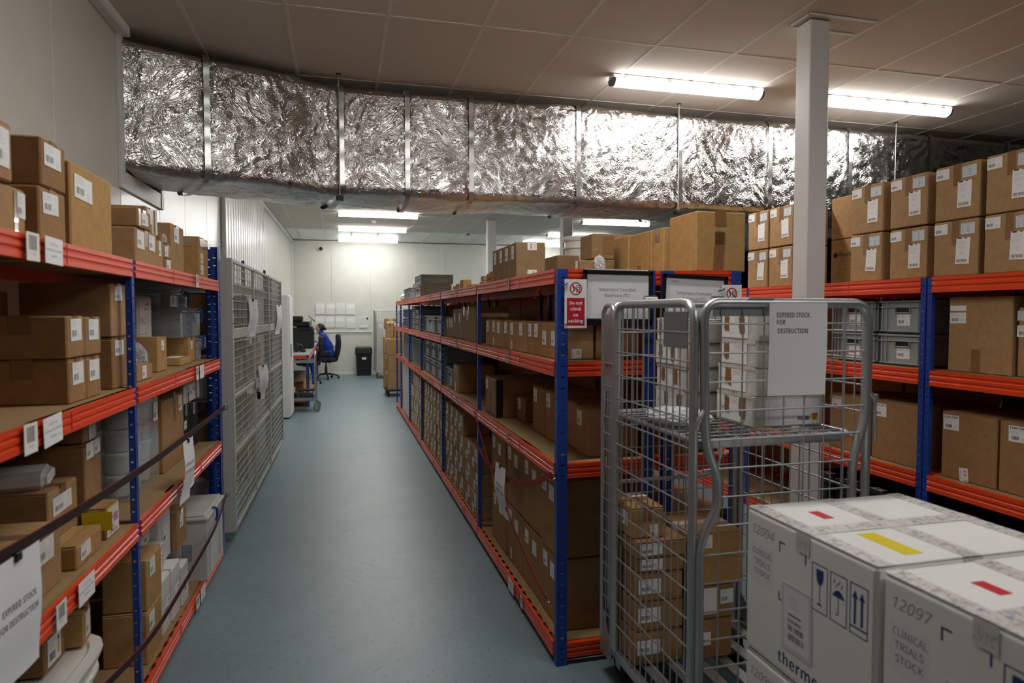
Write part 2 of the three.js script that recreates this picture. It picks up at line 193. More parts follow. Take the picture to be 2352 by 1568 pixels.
// ---------- materials ----------
const std = (color, roughness = 0.6, metalness = 0, more = {}) => new THREE.MeshStandardMaterial({ color, roughness, metalness, ...more });
const phys = (o) => new THREE.MeshPhysicalMaterial(o);
const card = (c) => std(c, 0.82, 0, { map: texCard });
const M = {
  card: [card('#b98f5f'), card('#b08658'), card('#bd9668'), card('#a67c50')], cardLight: [card('#cda468'), card('#c79c60')], cardGrey: [card('#a3855f'), card('#9d805c')],
  cardPink: card('#c29069'), cardKraft: card('#9a6f42'), cardWhite: std('#dedad4', 0.75, 0, { map: texCard }), cardGloss: std('#dcdad8', 0.5),
  tape: phys({ color: '#8d6742', roughness: 0.24, clearcoat: 0.5 }), tapeClear: phys({ color: '#b3936a', roughness: 0.16, clearcoat: 0.8 }), tapeBlack: std('#1d1d20', 0.35), tapePrint: std('#ffffff', 0.35, 0, { map: T.tape }),
  orange: phys({ color: '#e8450e', roughness: 0.42, clearcoat: 0.2, clearcoatRoughness: 0.3 }), blue: phys({ color: '#0d3f9c', roughness: 0.42, clearcoat: 0.2 }), chip: std('#b79a6e', 0.85, 0, { map: texChip }),
  floor: std('#839aa1', 0.42, 0, { map: texFloor }), wall: std('#e6e6dc', 0.42, 0, { map: texPanel }), wallGloss: std('#dadbd6', 0.3, 0, { map: texPanel }), ceiling: std('#e2d9cf', 0.9, 0, { map: texTile }), white: std('#e8e8e6', 0.45), gridBar: std('#ddd6cd', 0.7), whiteGloss: phys({ color: '#ececea', roughness: 0.25 }),
  dark: std('#141414', 0.6), black: std('#18181a', 0.5), blackGloss: std('#121214', 0.28), rubber: std('#202022', 0.8), greyRubber: std('#6f7376', 0.6),
  zinc: std('#bfc2c4', 0.4, 0.85), chrome: std('#c9cbcc', 0.25, 1), steelTop: std('#a4aaac', 0.38, 0.8), gatePaint: std('#bcbdb6', 0.5), galv: std('#a8abab', 0.45, 0.7),
  tote: std('#98a0a1', 0.48), toteDark: std('#7c8488', 0.5), blackCrate: std('#131315', 0.45), plasticWhite: phys({ color: '#e4e2dc', roughness: 0.32 }), plasticClear: phys({ color: '#f2f5f6', roughness: 0.08, transmission: 0.88, thickness: 0, ior: 1.3 }), bagClear: phys({ color: '#eef0f2', roughness: 0.18, transmission: 0.6, thickness: 0, clearcoat: 0.6 }), bagMilky: phys({ color: '#eef0f2', roughness: 0.45, transmission: 0.35, thickness: 0 }), lidBlue: std('#20429a', 0.4),
  foil: std('#d9d7d6', 0.2, 1), paper: std('#eeeeec', 0.8), wood: card('#a88a60'), red: std('#c8202c', 0.5), yellow: std('#e3cc16', 0.6), purple: std('#2e1f3c', 0.85), fabric: std('#26242a', 0.9), deskTop: std('#a9b1b3', 0.4), brownBin: std('#6b573c', 0.7), skinTone: std('#c99a7f', 0.6), navy: std('#25303f', 0.5), pink: std('#d9a0a0', 0.7),
};
const printed = {};
const print = (k, r = 0.6) => printed[k + r] ??= std('#ffffff', r, 0, { map: T[k] });
const pick = (a) => Array.isArray(a) ? a[Math.floor(rnd() * a.length)] : a;
// a printed sheet lying flat on a face of a box: f = face, u/v = its centre from the viewer's left and from the top (fractions of the face)
const ROT = { '+z': [0, 0], '-x': [0, -Math.PI / 2], '+x': [0, Math.PI / 2], '+y': [-Math.PI / 2, 0] };
const sheetCache = {};
function sheet(name, parent, D, f, u, v, w, h, mat, rot = 0, lift = 0.0008, th = 0.0012) {
  const k = `${w.toFixed(3)},${h.toFixed(3)},${th}`, g = sheetCache[k] ??= new THREE.BoxGeometry(w, h, th);
  const m = mesh(name, g, mat, parent); const [W, H, Z] = D;    // D = size of the box, its origin at base centre
  const o = lift + th / 2;
  if (f === '+z') m.position.set((u - 0.5) * W, (1 - v) * H, Z / 2 + o);
  else if (f === '-x') m.position.set(-W / 2 - o, (1 - v) * H, (u - 0.5) * Z);
  else if (f === '+x') m.position.set(W / 2 + o, (1 - v) * H, (0.5 - u) * Z);
  else m.position.set((u - 0.5) * W, H + o, (v - 0.5) * Z);
  m.rotation.set(ROT[f][0], ROT[f][1], 0, 'YXZ'); m.rotateZ(rot); return m;
}
// a taped carton: x, y, z = its extents; lab = sheets [face, u, v, w, h, print, tilt]; tp = [face, ...] with tape hanging over that face
function carton(s) {
  const [x0, x1] = s.x, [y0, y1] = s.y, [z0, z1] = [Math.min(...s.z), Math.max(...s.z)];
  const W = x1 - x0 - 0.002, H = y1 - y0 - 0.0015, Z = z1 - z0 - 0.002;
  const o = thing(s.n ?? 'cardboard_box', s.l, s.c ?? 'box', [(x0 + x1) / 2, y0 + 0.0008, (z0 + z1) / 2], s.turn ?? rr(-0.006, 0.006), s.g, s.fr);
  const m = pick(s.m ?? M.card), flaps = s.flaps ?? (y1 < 1.6), ft = flaps ? 0.004 : 0;
  mesh('body', cbx(-W / 2, W / 2, 0, H - ft, -Z / 2, Z / 2, Math.min(0.005, W / 12)), m, o);
  const along = s.along ?? (W > Z ? 'x' : 'z');
  if (flaps) for (const k of [-1, 1]) mesh('flap', along === 'z' ? cbx(k < 0 ? -W / 2 + 0.002 : 0.0015, k < 0 ? -0.0015 : W / 2 - 0.002, H - ft, H, -Z / 2 + 0.002, Z / 2 - 0.002, 0.001) : cbx(-W / 2 + 0.002, W / 2 - 0.002, H - ft, H, k < 0 ? -Z / 2 + 0.002 : 0.0015, k < 0 ? -0.0015 : Z / 2 - 0.002, 0.001), m, o);
  if (s.tape !== false && Math.min(W, Z) > 0.1) {
    const tw = s.tw ?? Math.min(0.05, Math.min(W, Z) * 0.25), td = Math.min(s.drop ?? 0.07, H * 0.45), e = 0.0007, tm = s.tm ?? M.tape;
    mesh('packing_tape', merge(along === 'z' ? [at(cb(tw, e, Z + 2 * e, 0), 0, H + e / 2, 0), ...[-1, 1].map((k) => at(cb(tw, td, e, 0), 0, H - td / 2, k * (Z / 2 + e / 2)))] : [at(cb(W + 2 * e, e, tw, 0), 0, H + e / 2, 0), ...[-1, 1].map((k) => at(cb(e, td, tw, 0), k * (W / 2 + e / 2), H - td / 2, 0))]), tm, o);
  }
  for (const [f, u, v, w, h, k, r] of s.lab ?? []) sheet('shipping_label', o, [W, H, Z], f, u, v, w, h, print(k), r ?? rr(-0.03, 0.03));
  for (const [f, u, v, w, h, mat, r] of s.strip ?? []) sheet('tape_patch', o, [W, H, Z], f, u, v, w, h, mat, r ?? 0);
  o.userData.D = undefined; delete o.userData.D; return o;
}
const ORD = ['first', 'second', 'third', 'fourth', 'fifth', 'sixth', 'seventh', 'eighth', 'ninth', 'tenth'];

// ---------- the room ----------
const CEIL = 3.5, ZFAR = -18.1, ZBACK = 10, XR = 12, XWL = -1.46;
{ // floor sheets with welded seams
  const f = structure(new THREE.Group(), 'floor');
  mesh('sub_floor', cbx(-2.2, XR + 0.3, -0.2, -0.004, ZFAR - 0.3, ZBACK + 0.3, 0), M.dark, f);
  const xs = [-2.2, XR + 0.3], zs = [ZFAR - 0.3, -10.95, -8.12, -2.1, ZBACK + 0.3];
  for (let j = 0; j < zs.length - 1; j++) mesh('vinyl_sheet', cbx(xs[0], xs[1], -0.004, 0, zs[j] + 0.0015, zs[j + 1] - 0.0015, 0.0008), M.floor, f);
}
function panelWall(name, fr, along, from, to, fixed, thick, h, pitch, off, mat) {
  const g = structure(new THREE.Group(), name); if (fr === 'L') g.rotation.y = LA;
  const panel = (a, b) => along === 'z' ? cbx(fixed - (thick > 0 ? 0.012 : 0), fixed + (thick > 0 ? 0 : 0.012), 0, h, a, b, 0.003) : cbx(a, b, 0, h, fixed - (thick > 0 ? 0.012 : 0), fixed + (thick > 0 ? 0 : 0.012), 0.003);
  let a = from; const cuts = []; for (let p = off; p < to; p += pitch) if (p > from + 0.05) cuts.push(p); cuts.push(to);
  for (const c of cuts) { mesh('wall_panel', panel(a + 0.0015, c - 0.0015), mat, g); a = c; }
  const t0 = fixed - (thick > 0 ? 0.012 + thick : 0), t1 = fixed + (thick > 0 ? -0.012 : 0.012 - thick);
  mesh('panel_core', along === 'z' ? cbx(t0, t1, 0, h, from, to, 0) : cbx(from, to, 0, h, t0, t1, 0), M.white, g);
  return g;
}
const wallL = structure(new THREE.Group(), 'wall_left'); wallL.rotation.y = LA;
{ // panels with the duct opening (z -5.82 .. -4.90, y 2.56 .. 3.5)
  const X = XWL, P = (z0, z1, y0, y1, m) => mesh('wall_panel', cbx(X - 0.012, X, y0, y1, z0 + 0.0015, z1 - 0.0015, 0.003), m, wallL);
  for (const [a, b] of [[-18.3, -17.0], [-17.0, -16.0], [-16.0, -15.0], [-15.0, -14.0], [-14.0, -13.0], [-13.0, -12.1]]) P(a, b, 0, CEIL, M.wall);
  P(-12.1, -8.36, 0, CEIL, M.wall);
  for (const [a, b] of [[-8.36, -7.62], [-7.62, -6.66], [-6.66, -5.82]]) P(a, b, 0, CEIL, M.wallGloss);
  P(-5.82, -4.90, 0, 2.55, M.wallGloss);
  for (const [a, b] of [[-4.90, -3.9], [-3.9, -2.75], [-2.75, -1.6], [-1.6, -0.45], [-0.45, 0.7], [0.7, 1.9], [1.9, 3.1], [3.1, 5.3], [5.3, 7.7], [7.7, 10.1]]) P(a, b, 0, CEIL, M.wall);
  mesh('panel_core', merge([cbx(X - 0.1, X - 0.012, 0, CEIL, -18.3, -5.82, 0), cbx(X - 0.1, X - 0.012, 0, 2.55, -5.82, -4.9, 0), cbx(X - 0.1, X - 0.012, 0, CEIL, -4.9, 10.1, 0)]), M.white, wallL);
  mesh('void_box', merge([cbx(X - 0.9, X - 0.86, 2.4, CEIL, -6.0, -4.7, 0), cbx(X - 0.9, X - 0.1, 2.45, 2.5, -6.0, -4.7, 0), cbx(X - 0.9, X - 0.1, 2.45, CEIL, -6.04, -6.0, 0), cbx(X - 0.9, X - 0.1, 2.45, CEIL, -4.7, -4.66, 0)]), M.white, wallL);
  // slatted lining: twenty narrow white strips with open dark joints
  mesh('slat_backing', cbx(X, X + 0.006, 0, CEIL - 0.06, -12.1, -8.36, 0), M.galv, wallL);
  const n = 20, p = (12.1 - 8.36) / n; const sg = cbx(0.006, 0.06, 0.02, CEIL - 0.06, 0, p * 0.68, 0.008);
  for (let i = 0; i < n; i++) { const m = mesh('wall_slat', sg, M.whiteGloss, wallL); m.position.set(X, 0, -12.1 + i * p + p * 0.16); }
}
{ // cornice, opening trim, corner trunking
  const t = structure(new THREE.Group(), 'trim_1'); t.rotation.y = LA; const X = XWL;
  mesh('cornice', merge([cbx(X, X + 0.05, CEIL - 0.055, CEIL - 0.001, -18.0, -5.82, 0.006), cbx(X, X + 0.07, CEIL - 0.07, CEIL - 0.001, -4.93, 9.9, 0.006)]), M.white, t);
  mesh('opening_jamb', cbx(X, X + 0.025, 2.44, CEIL - 0.06, -4.93, -4.86, 0.003), M.white, t);
  mesh('opening_jamb', cbx(X, X + 0.025, 2.44, 2.62, -5.86, -5.79, 0.003), M.white, t);
  mesh('opening_sill', cbx(X, X + 0.02, 2.44, 2.56, -5.86, -4.93, 0.003), M.white, t);
  mesh('corner_trunking', cbx(X + 0.001, X + 0.05, 1.2, CEIL - 0.06, -17.95, -17.89, 0.004), M.white, t);
}
panelWall('wall_far', null, 'x', -2.0, XR, ZFAR, 0.1, CEIL, 1.0, -1.17, M.wall);
panelWall('wall_right', null, 'z', ZFAR - 0.1, ZBACK + 0.1, XR, -0.1, CEIL, 2.0, -16, M.wall);  // out of view, set far out to lessen bounced light
panelWall('wall_back', null, 'x', -2.0, XR, ZBACK, -0.1, CEIL, 2.0, -1, M.wall);  // unseen behind the viewpoint, set back so less light bounces
{ const b = structure(new THREE.Group(), 'baseboard_far'); mesh('coved_skirting', cbx(-1.2, 8.8, 0, 0.07, ZFAR, ZFAR + 0.012, 0.003), M.white, b); }
{ // suspended ceiling: tiles 0.62 x 1.25 m in a white T grid
  const c = structure(new THREE.Group(), 'ceiling');
  mesh('ceiling_deck', cbx(-2.4, XR + 0.2, CEIL + 0.02, CEIL + 0.2, ZFAR - 0.2, ZBACK + 0.2, 0), M.white, c);
  const px = 0.62, pz = 1.25, x00 = 0.325 - px * 3, z00 = -4.36 + pz * 2;
  const tg = cbx(0.01, px - 0.01, 0, 0.012, -pz + 0.01, -0.01, 0.002); let tiles = 0;
  const rest = [];
  for (let j = -9; j < 11; j++) for (let i = -1; i < 21; i++) {
    const x = x00 + i * px, z = z00 - j * pz; if (x > XR || z < ZFAR - 0.6) continue;
    if (j >= 0 && x < 8 && tiles < 230) { const m = mesh('ceiling_tile', tg, M.ceiling, c); m.position.set(x, CEIL + rr(-0.0008, 0.0008), z); tiles++; }
    else rest.push(at(tg.clone(), x, CEIL, z));
  }
  if (rest.length) mesh('ceiling_tile_field', merge(rest), M.ceiling, c).userData.kind = 'stuff';
  for (let i = -1; i <= 21; i++) { const x = x00 + i * px; if (x < XR) mesh('grid_runner', cbx(x - 0.012, x + 0.012, CEIL - 0.003, CEIL + 0.004, ZFAR, ZBACK, 0.0015), M.gridBar, c); }
  for (let j = -9; j <= 11; j++) { const z = z00 - j * pz; if (z > ZFAR) mesh('grid_cross_bar', cbx(-1.5, XR, CEIL - 0.0025, CEIL + 0.004, z - 0.012, z + 0.012, 0.0015), M.gridBar, c); }
}
// ---------- batten lights ----------
for (const [xa, xb, z, label] of BATTENS) {
  const L = xb - xa, o = thing('ceiling_light', label, 'light', [(xa + xb) / 2, CEIL - 0.004, z], 0, 'ceiling battens');
  mesh('spine', cbx(-L / 2, L / 2, -0.03, 0, -0.045, 0.045, 0.004), M.white, o);
  for (let i = -3; i <= 3; i++) mesh('clip', cbx(i * L * 0.14 - 0.02, i * L * 0.14 + 0.02, -0.034, -0.012, 0.045, 0.052, 0.001), M.chrome, o);
  const s = new THREE.Shape(); s.moveTo(-0.055, 0); s.lineTo(0.055, 0); s.absarc(0, 0, 0.055, 0, -Math.PI, true);
  const dg = plain(new THREE.ExtrudeGeometry(s, { depth: L - 0.05, bevelEnabled: false, curveSegments: 14 })); dg.rotateY(Math.PI / 2); dg.translate(-(L - 0.05) / 2, -0.031, 0);
  mesh('diffuser', dg, std('#ffffff', 0.4, 0, { emissive: TUBE_COLOR, emissiveIntensity: TUBE_GLOW }), o);
  for (const k of [-1, 1]) { const e = plain(new THREE.ExtrudeGeometry(s, { depth: 0.025, bevelEnabled: false, curveSegments: 14 })); e.rotateY(Math.PI / 2); e.translate(k > 0 ? L / 2 - 0.025 : -L / 2, -0.031, 0); mesh('end_cap', e, M.greyRubber, o); }
  const l = new THREE.RectAreaLight(TUBE_COLOR, z < -12 ? TUBE_LIGHT * 0.62 : TUBE_LIGHT, L - 0.06, 0.1); l.position.set(0, -0.089, 0); l.rotation.x = -Math.PI / 2; l.name = 'tube_light'; o.add(l);
}
// ---------- pillars ----------
function pillar(label, x, z, w, d, plate) {
  const o = thing('steel_pillar', label, 'pillar', [x, 0, z]);
  mesh('shaft', cbx(-w / 2, w / 2, 0, CEIL - 0.006, -d / 2, d / 2, 0.006), M.white, o);
  if (plate) mesh('ceiling_collar', merge([cbx(-w / 2 - 0.06, w / 2 + 0.3, CEIL - 0.012, CEIL - 0.004, -d / 2 - 0.01, -d / 2 + 0.01, 0.001), cbx(-w / 2 - 0.06, w / 2 + 0.3, CEIL - 0.012, CEIL - 0.004, d / 2 + 0.05, d / 2 + 0.07, 0.001), cbx(-w / 2 - 0.06, -w / 2 - 0.04, CEIL - 0.012, CEIL - 0.004, -d / 2, d / 2 + 0.06, 0.001)]), M.white, o);
  mesh('foot', cbx(-w / 2 - 0.02, w / 2 + 0.02, 0, 0.012, -d / 2 - 0.02, d / 2 + 0.02, 0.003), M.white, o);
}
pillar('large white square pillar standing in front of the right-hand rack', 3.002, -3.77, 0.146, 0.14, true);
pillar('slim white far pillar rising behind the four tall cartons', 3.01, -13.25, 0.17, 0.16, false);
pillar('white far pillar rising behind the white bucket', 4.36, -12.5, 0.2, 0.2, false);
// ---------- foil-wrapped duct ----------
{
  const duct = thing('ventilation_duct', 'huge crinkled silver foil wrapped ventilation duct under the ceiling', 'duct');
  const hw = 0.425, top = 3.44, bot = 2.57, R = 0.07;
  // centre line in plan: out of the wall opening, then square across the room
  const path = new THREE.CurvePath(); const p0 = V(-1.62, 0, -5.27), p1 = V(-0.35, 0, -5.84), p2 = V(-0.083, 0, -5.96), p3 = V(0.21, 0, -5.96), p4 = V(11.9, 0, -5.96);
  path.add(new THREE.LineCurve3(p0, p1)); path.add(new THREE.QuadraticBezierCurve3(p1, p2, p3)); path.add(new THREE.LineCurve3(p3, p4));
  const len = path.getLength(), NU = Math.round(len / 0.0125);
  // outline of the section: [offset across, height, normal across, normal up], dense on the visible front and underside
  const sec = []; const seg = (a, b, n, nx, ny) => { for (let i = 0; i < n; i++) { const t = i / n; sec.push([a[0] + (b[0] - a[0]) * t, a[1] + (b[1] - a[1]) * t, nx, ny]); } };
  const arc = (cx, cy, a0, a1, n) => { for (let i = 0; i < n; i++) { const a = a0 + (a1 - a0) * i / n; sec.push([cx + Math.cos(a) * R, cy + Math.sin(a) * R, Math.cos(a), Math.sin(a)]); } };
  seg([hw, top - R], [hw, bot + R], 62, 1, 0); arc(hw - R, bot + R, 0, -Math.PI / 2, 9);
  seg([hw - R, bot], [-hw + R, bot], 44, 0, -1); arc(-hw + R, bot + R, -Math.PI / 2, -Math.PI, 4);
  seg([-hw, bot + R], [-hw, top - R], 10, -1, 0); arc(-hw + R, top - R, Math.PI, Math.PI / 2, 4);
  seg([-hw + R, top], [hw - R, top], 10, 0, 1); arc(hw - R, top - R, Math.PI / 2, 0, 6);
  const NV = sec.length;
  const ridge = (x, y, f, o) => { const v = 1 - Math.abs(n3(x * f + o, y * f - o, o * 1.3)); return v * v * v; };
  const gathers = [[0.95, 0.03], [2.05, 0.0], [3.15, 0.06], [4.02, 0.06], [4.9, 0.05], [6.1, 0.08], [7.6, 0.05]];     // where ties pinch the wrap at the top (distance along)
  const seams = [0.62, 1.72, 2.32, 2.85, 3.8, 4.78, 5.72, 6.62, 7.6, 8.6];
  const disp = (s, h, v) => {
    // big sags between ties, then folds, then sharp crinkles
    let d = 0.014 * n3(s * 0.9, h * 1.3, 4.2) + 0.006 * n3(s * 2.6, h * 1.8, 9.1);
    const wx = s + 0.10 * n3(s * 2.2, h * 2.2, 1.5), wy = h + 0.10 * n3(s * 2.2, h * 2.2, 7.5);
    d += 0.0045 * ridge(wx * 1.3, wy * 0.45, 4, 2) + 0.0024 * ridge(wx * 1.1 + wy * 0.4, wy * 0.6, 11, 5) + 0.0012 * ridge(wx, wy * 0.7, 26, 8);
    for (const [g, st] of gathers) { const dx = s - g, dy = (top - h) + 0.05, r = Math.hypot(dx, dy); if (r < 0.75) { const a = Math.atan2(dx, dy); d += (0.75 - r) / 0.75 * (0.006 + 0.10 * st) * Math.pow(Math.abs(Math.sin(a * 9 + n2(r * 4, g) * 1.6)), 0.7) * (st ? 1 : 0.3); } }
    for (const q of seams) { const k = Math.exp(-((s - q) ** 2) / 0.0016); d = d * (1 - 0.85 * k) - 0.004 * k; }
    return d;
  };
  const P = [], U = [], I = []; const pt = V(0, 0, 0), tg = V(0, 0, 0);
  const cum = []; let per = 0; for (let j = 0; j <= NV; j++) { cum.push(per); const a = sec[j % NV], b = sec[(j + 1) % NV]; per += Math.hypot(a[0] - b[0], a[1] - b[1]); }
  for (let i = 0; i <= NU; i++) {
    const t = i / NU, s = t * len; path.getPointAt(t, pt); path.getTangentAt(t, tg);
    const ax = -tg.z, az = tg.x;      // across, towards the viewer
    const fade = Math.min(1, s / 0.3);
    for (let j = 0; j <= NV; j++) {
      const [o, h, nx, ny] = sec[j % NV]; const hh = h + (nx > 0.5 ? 0 : ny < -0.5 ? -(hw - o) : 0);
      let d = disp(s, hh + (nx < -0.5 ? 5 : ny > 0.5 ? 9 : 0)); if (ny > 0.5) d = Math.min(d, 0.03);
      if (ny < -0.2) d += 0.035 * Math.max(0, 1 - (o / hw) ** 2) * (0.6 + 0.4 * n2(s * 0.9, 3));   // the underside bellies down
      d -= 0.012; const oo = o + nx * d; const y = Math.min(h + ny * d, CEIL - 0.025);
      P.push(pt.x + ax * oo, y, pt.z + az * oo); U.push(s, cum[j]);
    }
  }
  for (let i = 0; i < NU; i++) for (let j = 0; j < NV; j++) { const a = i * (NV + 1) + j, b = a + NV + 1; I.push(a, a + 1, b, b, a + 1, b + 1); }
  const g = new THREE.BufferGeometry(); g.setAttribute('position', new THREE.Float32BufferAttribute(P, 3)); g.setAttribute('uv', new THREE.Float32BufferAttribute(U, 2)); g.setIndex(I); g.computeVertexNormals();
  // fine foil crinkle, woven scrim lines and dents
  const crk = dataTex(1024, (u, v) => { const w = 0.05; const uu = u + w * tn(u, v, 7, 2), vv = v + w * tn(u, v, 7, 6); const r = (f, o) => { const k = 1 - Math.abs(tn(uu, vv, f, o)); return k * k; }; return clamp(255 * (0.3 * r(12, 1) + 0.36 * r(27, 3) + 0.34 * r(56, 5))); }, false, 1.15);
  const foil = std('#c4c1bf', 0.22, 1, { bumpMap: crk, bumpScale: 0.003 });
  mesh('foil_wrap', g, foil, duct);
  const tapeM = std('#b9b7b5', 0.3, 1);
  for (const q of seams) {      // taped joints follow the section
    const TP = [], TI = []; const w = q === 1.72 ? 0.03 : 0.02; let n = 0;
    for (const ds of [-w, w]) { const t = (q + ds) / len; path.getPointAt(t, pt); path.getTangentAt(t, tg); const ax = -tg.z, az = tg.x; for (let j = 0; j <= NV; j++) { const [o, h, nx, ny] = sec[j % NV]; const d = 0.005 + 0.003 * n2(q * 7, cum[j] * 6) + (ny < -0.2 ? 0.035 * Math.max(0, 1 - (o / hw) ** 2) : 0); TP.push(pt.x + ax * (o + nx * d), Math.min(h + ny * d, CEIL - 0.02), pt.z + az * (o + nx * d)); } n++; }
    for (let j = 0; j < NV; j++) { const a = j, b = j + NV + 1; TI.push(a, a + 1, b, b, a + 1, b + 1); }
    const tgm = new THREE.BufferGeometry(); tgm.setAttribute('position', new THREE.Float32BufferAttribute(TP, 3)); tgm.setIndex(TI); tgm.computeVertexNormals(); mesh('foil_tape_joint', tgm, tapeM, duct);
  }
  for (const x of [0.02, 2.98, 5.35, 7.6]) {
    mesh('hanger_rod', rod(V(x, 2.54, -5.49), V(x, CEIL + 0.005, -5.49), 0.005, 8), M.galv, duct);
    const br = mesh('hanger_channel', merge([cbx(x - 0.03, x + 0.03, 2.515, 2.545, -5.53, -5.46, 0.003), at(cyl(0.012, 0.012, 0.03, 6), x, 2.54, -5.49)]), M.black, duct); br.name = 'hanger_channel';
    mesh('ceiling_plug', at(cyl(0.018, 0.018, 0.008, 12), x, CEIL - 0.004, -5.49), M.dark, duct);
  }
}
// ---------- racks ----------
const postCache = {};
function postGeo(H, sx, sz, slim = false) {     // slotted L post, outer corner at the origin, arms towards +x*sx and +z*sz
  const k = `${H},${sx},${sz},${slim}`; if (postCache[k]) return postCache[k];
  const plate = (w, holeW) => { const s = new THREE.Shape([new THREE.Vector2(0, 0), new THREE.Vector2(w, 0), new THREE.Vector2(w, H), new THREE.Vector2(0, H)]); for (let y = 0.03; y < H - 0.02; y += 0.05) { const h = new THREE.Path(); const c = w * 0.55; h.moveTo(c - holeW, y - 0.0035); h.lineTo(c - holeW, y + 0.0035); h.lineTo(c + holeW, y + 0.0035); h.lineTo(c + holeW, y - 0.0035); s.holes.push(h); } return plain(new THREE.ExtrudeGeometry(s, { depth: 0.0025, bevelEnabled: false })); };
  const a = plate(slim ? 0.024 : 0.05, slim ? 0.005 : 0.009); if (sz < 0) a.translate(0, 0, -0.0025); if (sx < 0) { a.rotateY(Math.PI); a.translate(0, 0, sz < 0 ? -0.0025 : 0.0025); }
  const b = plate(slim ? 0.032 : 0.036, 0.006); b.rotateY(-Math.PI / 2); if (sz < 0) b.rotateY(Math.PI); b.translate(sx > 0 ? (sz < 0 ? 0 : 0.0025) : (sz < 0 ? -0.0025 : 0), 0, 0);
  return postCache[k] = merge([a, b]);
}
function beamGeo(len, h, o) {    // ribbed beam, its face at x = 0 looking along o, from z 0 to len
  const q = h / 0.067, pts = [[-0.026, 0], [-0.026, h], [0, h], [0, 0.053 * q], [-0.006, 0.049 * q], [-0.006, 0.045 * q], [0, 0.041 * q], [0, 0.030 * q], [-0.006, 0.026 * q], [-0.006, 0.022 * q], [0, 0.018 * q], [0, 0]].map(([x, y]) => [x * o, y]);
  return extr(pts, len);
}
// faceX / backX: planes of the front and back posts; zs: post positions from near to far; o: which way the front looks
function rack(s) {
  const r = thing(s.n ?? 'storage_rack', s.l, 'rack', [0, 0, 0], 0, undefined, s.fr); const { faceX, backX, zs, o, H, levels, bh = 0.067 } = s;
  const beamM = s.beamM ?? M.orange, bd = s.bd ?? M.chip;
  zs.forEach((z, i) => {
    const h = s.Hs?.[i] ?? H;
    for (const [x, sx] of [[faceX, -o], [backX, o]]) { const dbl = s.dbl?.includes(i); const m = mesh('upright', postGeo(h, sx, -1, i > 0 && !dbl && s.slim !== false), M.blue, r); m.position.set(x, 0, z); if (dbl) { const m2 = mesh('upright', postGeo(h, sx, 1), M.blue, r); m2.position.set(x, 0, z + 0.004); } const ft = mesh('foot_plate', cbx(-0.028, 0.028, 0, 0.006, -0.017, 0.017, 0.001), M.black, r); ft.position.set(x + 0.028 * sx, 0, z - 0.018); }
  });
  for (let i = 0; i < zs.length - 1; i++) {
    const zn = zs[i] - 0.037, zf = zs[i + 1] + (s.dbl?.includes(i + 1) ? 0.042 : 0.001), L = zn - zf;
    levels.forEach((y, k) => {
      const fg = beamGeo(L, bh, o); const f = mesh('beam', fg, beamM, r); f.position.set(faceX + o * 0.006, y - bh, zf);
      const b = mesh('beam', beamGeo(L, bh, -o), beamM, r); b.position.set(backX - o * 0.006, y - bh, zf);
      mesh('shelf_board', cbx(Math.min(faceX - o * 0.004, backX + o * 0.004), Math.max(faceX - o * 0.004, backX + o * 0.004), y - 0.012, y, zf + 0.003, zn - 0.003, 0.002), bd, r);
      for (const q of s.ticks ?? [0.36, 0.66]) { const m = mesh('beam_joint', cbx(-0.001, 0.0012, 0.004, bh - 0.004, -0.002, 0.002, 0), M.red, f); m.position.set(o > 0 ? 0 : 0, 0, L * q); }
    });
  }
  if (s.end !== false) for (const z of [zs[0], zs[zs.length - 1]]) for (const y of levels) { const near = z === zs[0]; const w = Math.abs(backX - faceX) - 0.1; const g = beamGeo(w, bh, near ? 1 : -1); g.rotateY(near ? -Math.PI / 2 : -Math.PI / 2); const m = mesh('end_beam', g, beamM, r); m.position.set(Math.max(faceX, backX) - 0.05, y - bh, near ? z - 0.004 : z - 0.03); }
  return r;
}
function beamTag(r, o, faceX, y, z, w, h, k, bh = 0.067, rot = 0) { const m = mesh('shelf_tag', sheetCache[`t${w}${h}`] ??= new THREE.BoxGeometry(w, h, 0.0012), print(k), r); m.position.set(faceX + o * 0.0075, y - bh / 2, z); m.rotation.y = o * Math.PI / 2; m.rotateZ(rot); return m; }
const CZ = [-2.84, -4.60, -6.32, -7.97, -9.40, -10.70, -11.48], CL = [1.82, 1.40, 0.935, 0.10];
const rackC = rack({ l: 'long blue and orange shelf rack running along the right of the aisle', faceX: 0.95, backX: 1.43, zs: CZ, o: -1, H: 1.818, levels: CL });
for (let i = 0; i < 5; i++) for (let k = 0; k < 4; k++) beamTag(rackC, -1, 0.945, CL[k], (CZ[i] + CZ[i + 1]) / 2 + 0.02 - (k === 3 ? -0.3 : 0), 0.045, 0.066, i === 0 && k === 3 ? 'location' : 'locgrey');
beamTag(rackC, -1, 0.944, 0.10, -3.62, 0.12, 0.075, 'notice');
const rackB = rack({ l: 'second blue and orange shelf rack standing back to back behind the aisle rack', faceX: 1.88, backX: 1.475, zs: [-2.84, -4.60, -6.32, -7.97, -9.40, -10.70, -11.48], o: 1, H: 1.818, levels: CL });
const RL = [1.83, 1.288, 0.672, 0.09], RZ1 = [-3.17, -4.9, -6.7, -8.5, -10.3];
const rackR = rack({ l: 'right-hand blue and orange rack behind the white pillar, holding grey crates', faceX: 3.33, backX: 3.98, zs: RZ1, o: -1, H: 1.826, levels: RL, bh: 0.09 });
const rackR2 = rack({ l: 'nearest right-hand blue and orange rack beside the white insulated boxes', faceX: 3.33, backX: 3.98, zs: [-0.4, -1.3, -3.128], o: -1, H: 1.826, levels: RL, bh: 0.09 });
